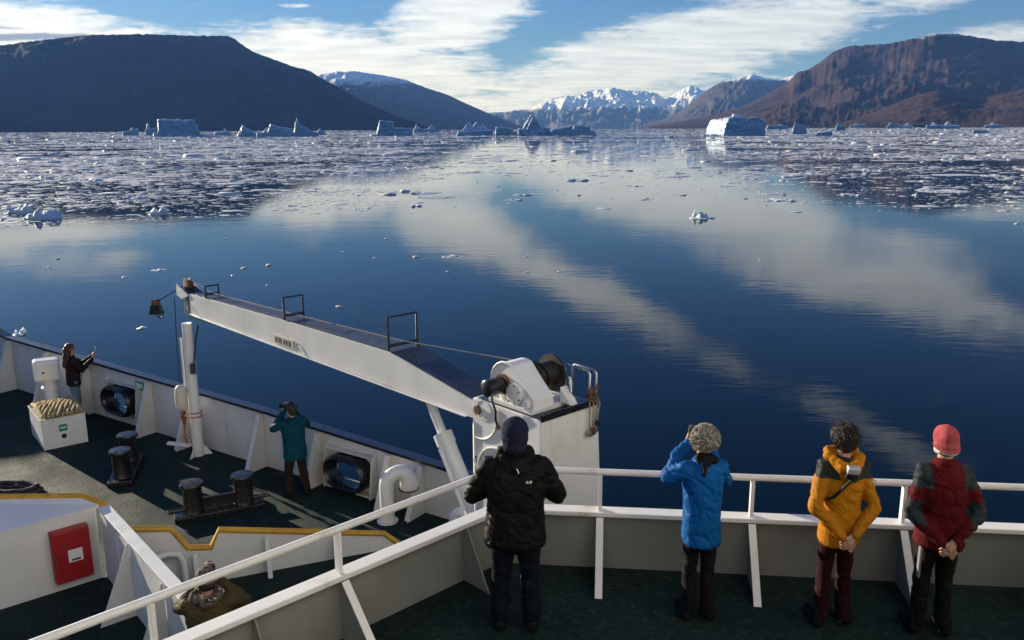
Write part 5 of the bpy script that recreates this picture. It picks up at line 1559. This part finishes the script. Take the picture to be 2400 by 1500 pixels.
M_JRED = cloth('deep_red_fleece_jacket', (0.078, 0.0055, 0.008), 0.85)
M_JSLATE = cloth('slate_elbow_cloth', (0.026, 0.033, 0.038), 0.7)
M_JTEAL = cloth('teal_rain_coat', (0.003, 0.048, 0.075), 0.5)
M_JDARK = cloth('dark_plum_jacket', (0.018, 0.012, 0.013), 0.7)
M_JOLIVE = cloth('olive_cotton_jacket', (0.085, 0.065, 0.028), 0.85)
M_BEANIE = cloth('navy_knit', (0.014, 0.016, 0.034), 0.95, 0.008, 70.0)
M_PINK = cloth('coral_knit', (0.36, 0.070, 0.078), 0.95, 0.010, 55.0, 0.3)
M_GREYHAIR = pmat('grey_blond_hair', (0.40, 0.37, 0.32), 0.6, 0, 0.6, 30.0, 0.010, 70, col2=(0.13, 0.115, 0.095))
M_WHITEHAIR = pmat('white_hair', (0.60, 0.57, 0.52), 0.6, 0, 0.3, 30.0, 0.006, 90)
M_BROWNHAIR = pmat('dark_brown_hair', (0.020, 0.011, 0.008), 0.5, 0, 0.4, 30.0, 0.008, 80)
M_AUBURN = pmat('auburn_hair', (0.065, 0.016, 0.012), 0.5, 0, 0.4, 25.0, 0.008, 60)
M_SILVER = pmat('silver_camera_shell', (0.55, 0.56, 0.58), 0.35, 0.5)
M_PLASTIC = pmat('black_camera_plastic', (0.010, 0.010, 0.011), 0.7, spec=0.2)
def camo():
    m = bpy.data.materials.new('camouflage_cloth'); m.use_nodes = True
    t = NT(m.node_tree); b = m.node_tree.nodes['Principled BSDF']; b.inputs['Roughness'].default_value = 0.9
    oc = t.n('ShaderNodeTexCoord').outputs['Object']
    n1 = t.noise(oc, 11, 3, 0.6); n2 = t.noise(t.mapping(oc, (3, 5, 1)), 15, 3, 0.6); n3 = t.noise(t.mapping(oc, (9, 1, 4)), 19, 2, 0.5)
    c = t.mix(t.ramp(n1, [(0.0, 0.0), (0.5, 0.0), (0.52, 1.0)]), (0.07, 0.045, 0.03), (0.15, 0.12, 0.085))
    c = t.mix(t.ramp(n2, [(0.0, 0.0), (0.58, 0.0), (0.60, 1.0)]), c, (0.014, 0.012, 0.012))
    c = t.mix(t.ramp(n3, [(0.0, 0.0), (0.66, 0.0), (0.68, 1.0)]), c, (0.50, 0.49, 0.45))
    t.put(b.inputs['Base Color'], c)
    return m
M_CAMO = camo()

def beanie(add, hp, Rh, mat, r=1.0, deep=False):
    B = MB()
    ellip(B, hp((0, 0.002, 1.675)), (0.094 * r, 0.112 * r, 0.105), Rh, 18, 12)
    ellip(B, hp((0, -0.018, 1.62)), (0.092 * r, 0.098 * r, 0.085), Rh, 18, 12)
    if deep:
        ellip(B, hp((0, -0.022, 1.565)), (0.086 * r, 0.088 * r, 0.080), Rh, 18, 12)
    h = add('hat', B, mat, 0.010, 3, ((0.006, 14.0),))
    if deep: return
    B = MB()
    pts = [hp((0.088 * r * math.cos(a), -0.008 + 0.104 * r * math.sin(a), 1.606 + 0.02 * math.sin(a))) for a in [2 * math.pi * i / 24 for i in range(24)]]
    B.tube(pts, 0.009, 8, closed=True)
    add('hat_brim', B, mat, None, 0, None, h)

# black jacket, seen from behind at the corner of the rail
ARM_FRONT = {s: ((s * 0.345, 0.03, 1.135), (s * 0.135, 0.29, 1.115), (-s * 0.5, 0.85, 0.05), (-s * 0.4, 0, -0.9)) for s in (-1, 1)}
root, jo, P, hp, Rh, add = person('person in black hooded jacket and navy beanie by the rail corner', (0.02, 6.42, ZU), 0.03, 1.80, ARM_FRONT, M_JBLACK, M_DJEANS, M_BOOT, 1.14, 0.76, 0.05, (0.0, -0.10), 0.13, (0.0, -0.03), puff=1.08, xs=1.0)
beanie(add, hp, Rh, M_BEANIE, r=1.16, deep=True)
B = MB()
capsule(B, (-0.115, -0.02, 1.455), (0.0, -0.105, 1.435), 0.055, 0.06); capsule(B, (0.0, -0.105, 1.435), (0.115, -0.02, 1.455), 0.06, 0.055)
capsule(B, (-0.10, 0.02, 1.49), (0.10, 0.02, 1.49), 0.06, 0.06); ellip(B, (0, -0.105, 1.40), (0.11, 0.05, 0.07))
add('hood', B, M_JBLACK, 0.012, 3, ((0.012, 9.0), (0.006, 22.0)), jo)
# white emblem of three nested arcs with a word bar below the shoulder
lg = MB()
o = P((0.105, 0, 1.33)); yb = None
for q in jo.data.vertices:
    if abs(q.co.x - o.x) < 0.03 and abs(q.co.z - o.z) < 0.03 and q.co.y < 0: yb = q.co.y if yb is None else min(yb, q.co.y)
yb = (yb or -0.16) - 0.004
for i, rr in enumerate((0.009, 0.015, 0.021)):
    pts = [Vector((o.x + 0.018 - rr * math.cos(a), yb, o.z - 0.012 + rr * math.sin(a))) for a in [math.pi / 2 * j / 6 for j in range(7)]]
    lg.tube(pts, 0.0028, 5)
for j in range(3):
    lg.box((o.x - 0.020, yb, o.z - 0.010 + j * 0.007), (0.020, 0.003, 0.0035))
em = lg.build('emblem', M_PLAIN, jo)
lg = MB(); lg.tube([Vector((0.005, -0.175, P((0, 0, 1.445)).z)), Vector((0.016, -0.178, P((0, 0, 1.43)).z)), Vector((0.02, -0.18, P((0, 0, 1.41)).z))], 0.004, 5)
lg.build('hood_tab', M_PLAIN, jo)

# woman in blue with curly grey hair, camera at the eye
ARM_UP = {-1: ((-0.375, 0.06, 1.315), (-0.085, 0.215, 1.545), (0.55, 0.45, 0.65), (0.3, 0.9, -0.2)), 1: ((0.305, 0.13, 1.235), (0.085, 0.225, 1.54), (-0.5, 0.5, 0.65), (-0.3, 0.9, -0.2))}
root, jo, P, hp, Rh, add = person('person with curly grey hair and bright blue jacket raising a camera', (1.56, 6.52, ZU), 0.06, 1.70, ARM_UP, M_JBLUE, M_TBLACK, M_BOOT, 0.98, 0.74, 0.03, (0.1, -0.06), 0.10, (0.02, 0.0), puff=1.06, xs=0.79)
B = MB(); random.seed(8)
ellip(B, hp((0, -0.02, 1.66)), (0.088, 0.096, 0.098), Rh)
for i in range(120):
    a = random.uniform(0, 6.28); z = random.uniform(-0.55, 1.0); r = math.sqrt(1 - z * z)
    p = Vector((0.088 * r * math.cos(a), -0.022 + 0.094 * r * math.sin(a), 1.665 + 0.094 * z))
    if p.y > 0.05 and p.z < 1.70: continue
    rr = random.uniform(0.013, 0.022); ellip(B, hp(p), (rr, rr, rr), None, 8, 6)
hr = add('hair', B, M_GREYHAIR, 0.009, 2, ((0.005, 40.0),))
B = MB(); strands(B, hp, 900, 5, (0, -0.022, 1.665), (0.098, 0.106, 0.104), 0.042, 0.2, 1.0, -0.55, 0.55)
add('curls', B, M_GREYHAIR, None, 0, None, hr)
B = MB(); capsule(B, (-0.05, -0.06, 1.53), (0.07, -0.065, 1.50), 0.035, 0.04); ellip(B, (0, -0.03, 1.50), (0.085, 0.085, 0.06)); capsule(B, (-0.02, -0.10, 1.48), (-0.04, -0.15, 1.41), 0.03, 0.02)
add('scarf', B, M_TBLACK, 0.010, 2, ((0.010, 18.0),))
c = thing('camera', 'black camera held to the eye by the person in blue', 'camera', (0, 0, 0))
c.location = Matrix.Translation(root.location) @ Matrix.Rotation(root.rotation_euler.z, 4, 'Z') @ P((0.0, 0.25, 1.625)); c.rotation_euler = (0, 0, 0.06)
MB().box((0, 0, 0), (0.13, 0.06, 0.09)).build('body', M_PLASTIC, c, bevel=0.01); MB().lathe([(0.036, 0.03), (0.036, 0.12), (0.030, 0.125)], (0, 0, 0), 14, axis=(0, 1, 0)).build('lens', M_PLASTIC, c, smooth=True)

# yellow jacket, hands clasped behind
ARM_BACK = {-1: ((-0.305, -0.09, 1.10), (-0.045, -0.215, 0.895), (0.75, -0.12, -0.65), (-0.1, 0.9, 0.0)), 1: ((0.305, -0.09, 1.10), (0.060, -0.225, 0.925), (-0.75, -0.15, -0.60), (0.1, 0.9, 0.0))}
root, jo, P, hp, Rh, add = person('person in yellow jacket with grey shoulders, hands clasped behind back', (2.66, 6.42, ZU), -0.04, 1.77, ARM_BACK, M_JYEL, M_TRED, M_BOOT, 1.0, 0.76, 0.04, (0.12, -0.05), 0.12, (0.0, 0.04), vox=0.0065, puff=1.02, xs=0.77)
zy = P((0, 0, 1.335)).z
recolour(jo, M_JGREY, lambda c: c.z > zy - 0.10 * max(0, 0.06 - abs(c.x)) and abs(c.x) > 0.0 and c.z < zy + 0.3)
B = MB()
ellip(B, hp((0, -0.010, 1.652)), (0.082, 0.099, 0.104), Rh); ellip(B, hp((0, -0.042, 1.60)), (0.074, 0.068, 0.072), Rh)
hr = add('hair', B, M_BROWNHAIR, 0.010, 2, ((0.010, 12.0),))
B = MB(); strands(B, hp, 800, 6, (0, -0.014, 1.648), (0.080, 0.096, 0.102), 0.070, 1.6, 0.05, -0.75, 0.6)
add('locks', B, M_BROWNHAIR, None, 0, None, hr)
B = MB()
capsule(B, (-0.125, -0.01, 1.475), (-0.055, -0.135, 1.435), 0.052, 0.058); capsule(B, (0.125, -0.01, 1.475), (0.055, -0.135, 1.435), 0.052, 0.058)
capsule(B, (-0.055, -0.135, 1.435), (0.055, -0.135, 1.435), 0.058, 0.058); ellip(B, (0.0, -0.13, 1.385), (0.10, 0.05, 0.075)); capsule(B, (-0.09, 0.05, 1.50), (0.09, 0.05, 1.50), 0.055, 0.055)
add('hood', B, M_JYEL, 0.012, 2, ((0.014, 8.0), (0.008, 20.0)), jo)
B = MB(); B.box((0.0, 0, 0), (0.06, 0.008, 0.07)); ptc = B.build('sleeve_patch', pmat('grey_patch', (0.45, 0.45, 0.44), 0.6), jo, bevel=0.003)
ptc.location = P((0.275, -0.085, 1.285)); ptc.rotation_euler = (0.2, 0, 0.5)
c = thing('camera', 'silver and black camera slung at the neck of the yellow jacket', 'camera', (0, 0, 0))
Mw = Matrix.Translation(root.location) @ Matrix.Rotation(-0.04, 4, 'Z')
c.location = Mw @ P((0.0, -0.215, 1.445)); c.rotation_euler = (0.25, 0.1, -0.04)
MB().box((0, 0, 0.012), (0.095, 0.055, 0.055)).build('body', M_SILVER, c, bevel=0.008)
MB().box((0, 0.002, -0.040), (0.092, 0.05, 0.045)).build('grip', M_PLASTIC, c, bevel=0.008)
MB().lathe([(0.028, 0.0), (0.028, 0.05), (0.022, 0.055)], (0.01, -0.02, -0.02), 14, axis=(0, -0.3, -1)).build('lens', M_PLASTIC, c, smooth=True)
pts = [Mw @ P(p) - c.location for p in ((0.02, -0.215, 1.40), (-0.04, -0.20, 1.33), (-0.10, -0.19, 1.27), (-0.15, -0.165, 1.21), (-0.185, -0.11, 1.17))]
Ri = c.rotation_euler.to_matrix().inverted()
MB().tube([Ri @ p for p in pts], 0.012, 6).build('strap', M_PLASTIC, c, smooth=True)

# red jacket and coral beanie
root, jo, P, hp, Rh, add = person('person in dark red jacket with grey elbows and coral knit hat', (3.42, 6.30, ZU), -0.10, 1.76, {-1: ((-0.315, -0.06, 1.09), (-0.05, -0.215, 0.90), (0.75, -0.12, -0.65), (-0.1, 0.9, 0.0)), 1: ((0.325, -0.08, 1.10), (0.045, -0.225, 0.93), (-0.75, -0.15, -0.60), (0.1, 0.9, 0.0))}, M_JRED, M_TGREY, M_BOOT, 1.12, 0.80, 0.06, (0.05, -0.08), 0.12, (0.02, 0.0), vox=0.0065, puff=1.02, xs=0.80)
za, zb = P((0, 0, 1.20)).z, P((0, 0, 1.02)).z
zc = P((0, 0, 1.385)).z
recolour(jo, M_JSLATE, lambda c: (abs(c.x) > 0.165 and zb < c.z < za) or (abs(c.x) > 0.118 and za + 0.10 < c.z < zc + 0.1))
beanie(add, hp, Rh, M_PINK, r=1.0)
B = MB()
for a in [math.pi * (1.02 + 0.96 * i / 10) for i in range(11)]:
    ellip(B, hp((0.074 * math.cos(a), 0.004 + 0.086 * math.sin(a), 1.585)), (0.022, 0.022, 0.034), Rh, 8, 6)
add('hair', B, M_WHITEHAIR, 0.009, 1, ((0.006, 40.0),))
B = MB(); ellip(B, (0, -0.01, 1.485), (0.085, 0.085, 0.045))
add('collar', B, M_JRED, 0.010, 2, None, jo)
B = MB(); B.box((-0.175, -0.12, 0.70), (0.02, 0.05, 0.26))
B.build('hanging_cloth', pmat('pale_grey_cloth', (0.16, 0.16, 0.155), 0.8), root, bevel=0.008)

# teal coat on the foredeck, looking through binoculars
root, jo, P, hp, Rh, add = person('person in teal coat on the foredeck looking through binoculars', (-3.72, 13.72, ZL), 0.55, 1.66, {-1: ((-0.33, 0.10, 1.30), (-0.06, 0.205, 1.56), (0.45, 0.3, 0.8), (0.3, 0.9, 0)), 1: ((0.30, 0.14, 1.27), (0.06, 0.205, 1.56), (-0.45, 0.3, 0.8), (-0.3, 0.9, 0))}, M_JTEAL, cloth('dark_brown_trouser_cloth', (0.022, 0.015, 0.013)), M_BOOT, 1.0, 0.72, 0.06, (0.35, 0.0), 0.15, (0.0, -0.05), vox=0.012, jvox=0.014, puff=1.06)
B = MB()
ellip(B, hp((0, -0.012, 1.66)), (0.095, 0.108, 0.108), Rh); ellip(B, hp((0, -0.04, 1.60)), (0.088, 0.08, 0.08), Rh)
add('hair', B, M_BROWNHAIR, 0.012, 1, ((0.014, 22.0),))
B = MB(); ellip(B, (0, -0.09, 1.43), (0.11, 0.06, 0.06)); add('hood', B, M_JTEAL, 0.013, 2, ((0.01, 14.0),), jo)
c = thing('binoculars', 'small binoculars held up by the person in the teal coat', 'binoculars', (0, 0, 0))
Mw = Matrix.Translation(root.location) @ Matrix.Rotation(0.55, 4, 'Z')
c.location = Mw @ (Vector(P((0.0, 0, 0))) + P(hp((0, 0.17, 1.65)))); c.rotation_euler = (0, 0, 0.90)
for s in (-1, 1): MB().lathe([(0.022, -0.05), (0.024, 0.0), (0.032, 0.04), (0.034, 0.10)], (s * 0.036, 0, 0), 12, axis=(0, 1, 0)).build('barrel', M_PLASTIC, c, smooth=True)
MB().box((0, 0, 0), (0.05, 0.06, 0.02)).build('bridge', M_PLASTIC, c)

# woman with a phone by the bulwark
root, jo, P, hp, Rh, add = person('person with long auburn hair and dark jacket holding up a phone', (-9.52, 17.78, ZL), -0.95, 1.68, {-1: ((-0.22, 0.20, 1.20), (-0.04, 0.44, 1.40), (0.2, 0.55, 0.8), (0.6, 0.6, 0)), 1: ((0.25, 0.16, 1.18), (0.07, 0.42, 1.36), (-0.2, 0.6, 0.75), (-0.5, 0.6, 0))}, M_JDARK, M_JEANS, M_BOOT, 0.98, 0.80, 0.0, (0.0, 0.0), 0.09, (0.0, 0.0), vox=0.012, jvox=0.014, puff=1.02)
B = MB()
ellip(B, hp((0, -0.012, 1.665)), (0.092, 0.108, 0.108), Rh); capsule(B, (0, -0.06, 1.62), (0, -0.14, 1.26), 0.085, 0.055); capsule(B, (-0.06, -0.04, 1.60), (-0.08, -0.11, 1.30), 0.05, 0.04); capsule(B, (0.06, -0.04, 1.60), (0.08, -0.11, 1.30), 0.05, 0.04)
add('hair', B, M_AUBURN, 0.012, 2, ((0.012, 12.0), (0.008, 30.0)))
c = thing('phone', 'small phone held up at arm length on the foredeck', 'phone', (0, 0, 0))
Mw = Matrix.Translation(root.location) @ Matrix.Rotation(-0.95, 4, 'Z')
c.location = Mw @ P((0.01, 0.52, 1.53)); c.rotation_euler = (0.1, 0, -0.95)
ph = MB().box((0, 0, 0), (0.072, 0.009, 0.145)).build('case', M_SILVER, c, bevel=0.003)
MB().box((0, -0.0065, 0), (0.064, 0.002, 0.13)).build('screen', M_PLASTIC, c)

# camouflage hat on the well deck below the rail
root, jo, P, hp, Rh, add = person('person in camouflage hat and olive jacket below the rail', (-2.98, 7.50, ZM), 0.25, 1.66, {-1: ((-0.30, 0.14, 1.30), (-0.06, 0.22, 1.56), (0.45, 0.3, 0.8), (0.3, 0.9, 0)), 1: ((0.36, 0.10, 1.32), (0.07, 0.22, 1.56), (-0.45, 0.3, 0.8), (-0.3, 0.9, 0))}, M_JOLIVE, M_TGREY, M_BOOT, 1.06, 0.78, 0.05, (0.1, -0.15), 0.12, (0.0, 0.0), vox=0.012, puff=1.06)
B = MB()
ellip(B, hp((0, -0.005, 1.685)), (0.105, 0.120, 0.095), Rh, 18, 12); ellip(B, hp((0, 0.0, 1.645)), (0.150, 0.165, 0.022), Rh, 20, 8)
add('hat', B, M_CAMO, 0.010, 2, ((0.010, 14.0),))
B = MB()
capsule(B, (-0.13, 0.0, 1.475), (0.0, -0.12, 1.45), 0.055, 0.062); capsule(B, (0.0, -0.12, 1.45), (0.13, 0.0, 1.475), 0.062, 0.055); capsule(B, (-0.08, 0.07, 1.49), (0.08, 0.07, 1.49), 0.06, 0.06)
add('scarf', B, M_CAMO, 0.012, 2, ((0.014, 12.0),))
B = MB(); ellip(B, hp((0, -0.045, 1.60)), (0.085, 0.075, 0.06), Rh)
add('hair', B, M_BROWNHAIR, 0.012, 1, ((0.012, 22.0),))
c = thing('camera', 'small black camera in the hands of the person in camouflage hat', 'camera', (0, 0, 0))
Mw = Matrix.Translation(root.location) @ Matrix.Rotation(0.25, 4, 'Z')
c.location = Mw @ P((0.0, 0.26, 1.63)); c.rotation_euler = (0, 0, 0.3)
MB().box((0, 0, 0), (0.13, 0.06, 0.085)).build('body', M_PLASTIC, c, bevel=0.01); MB().lathe([(0.036, 0.03), (0.036, 0.11), (0.030, 0.115)], (0, 0, 0), 14, axis=(0, 1, 0)).build('lens', M_PLASTIC, c, smooth=True)
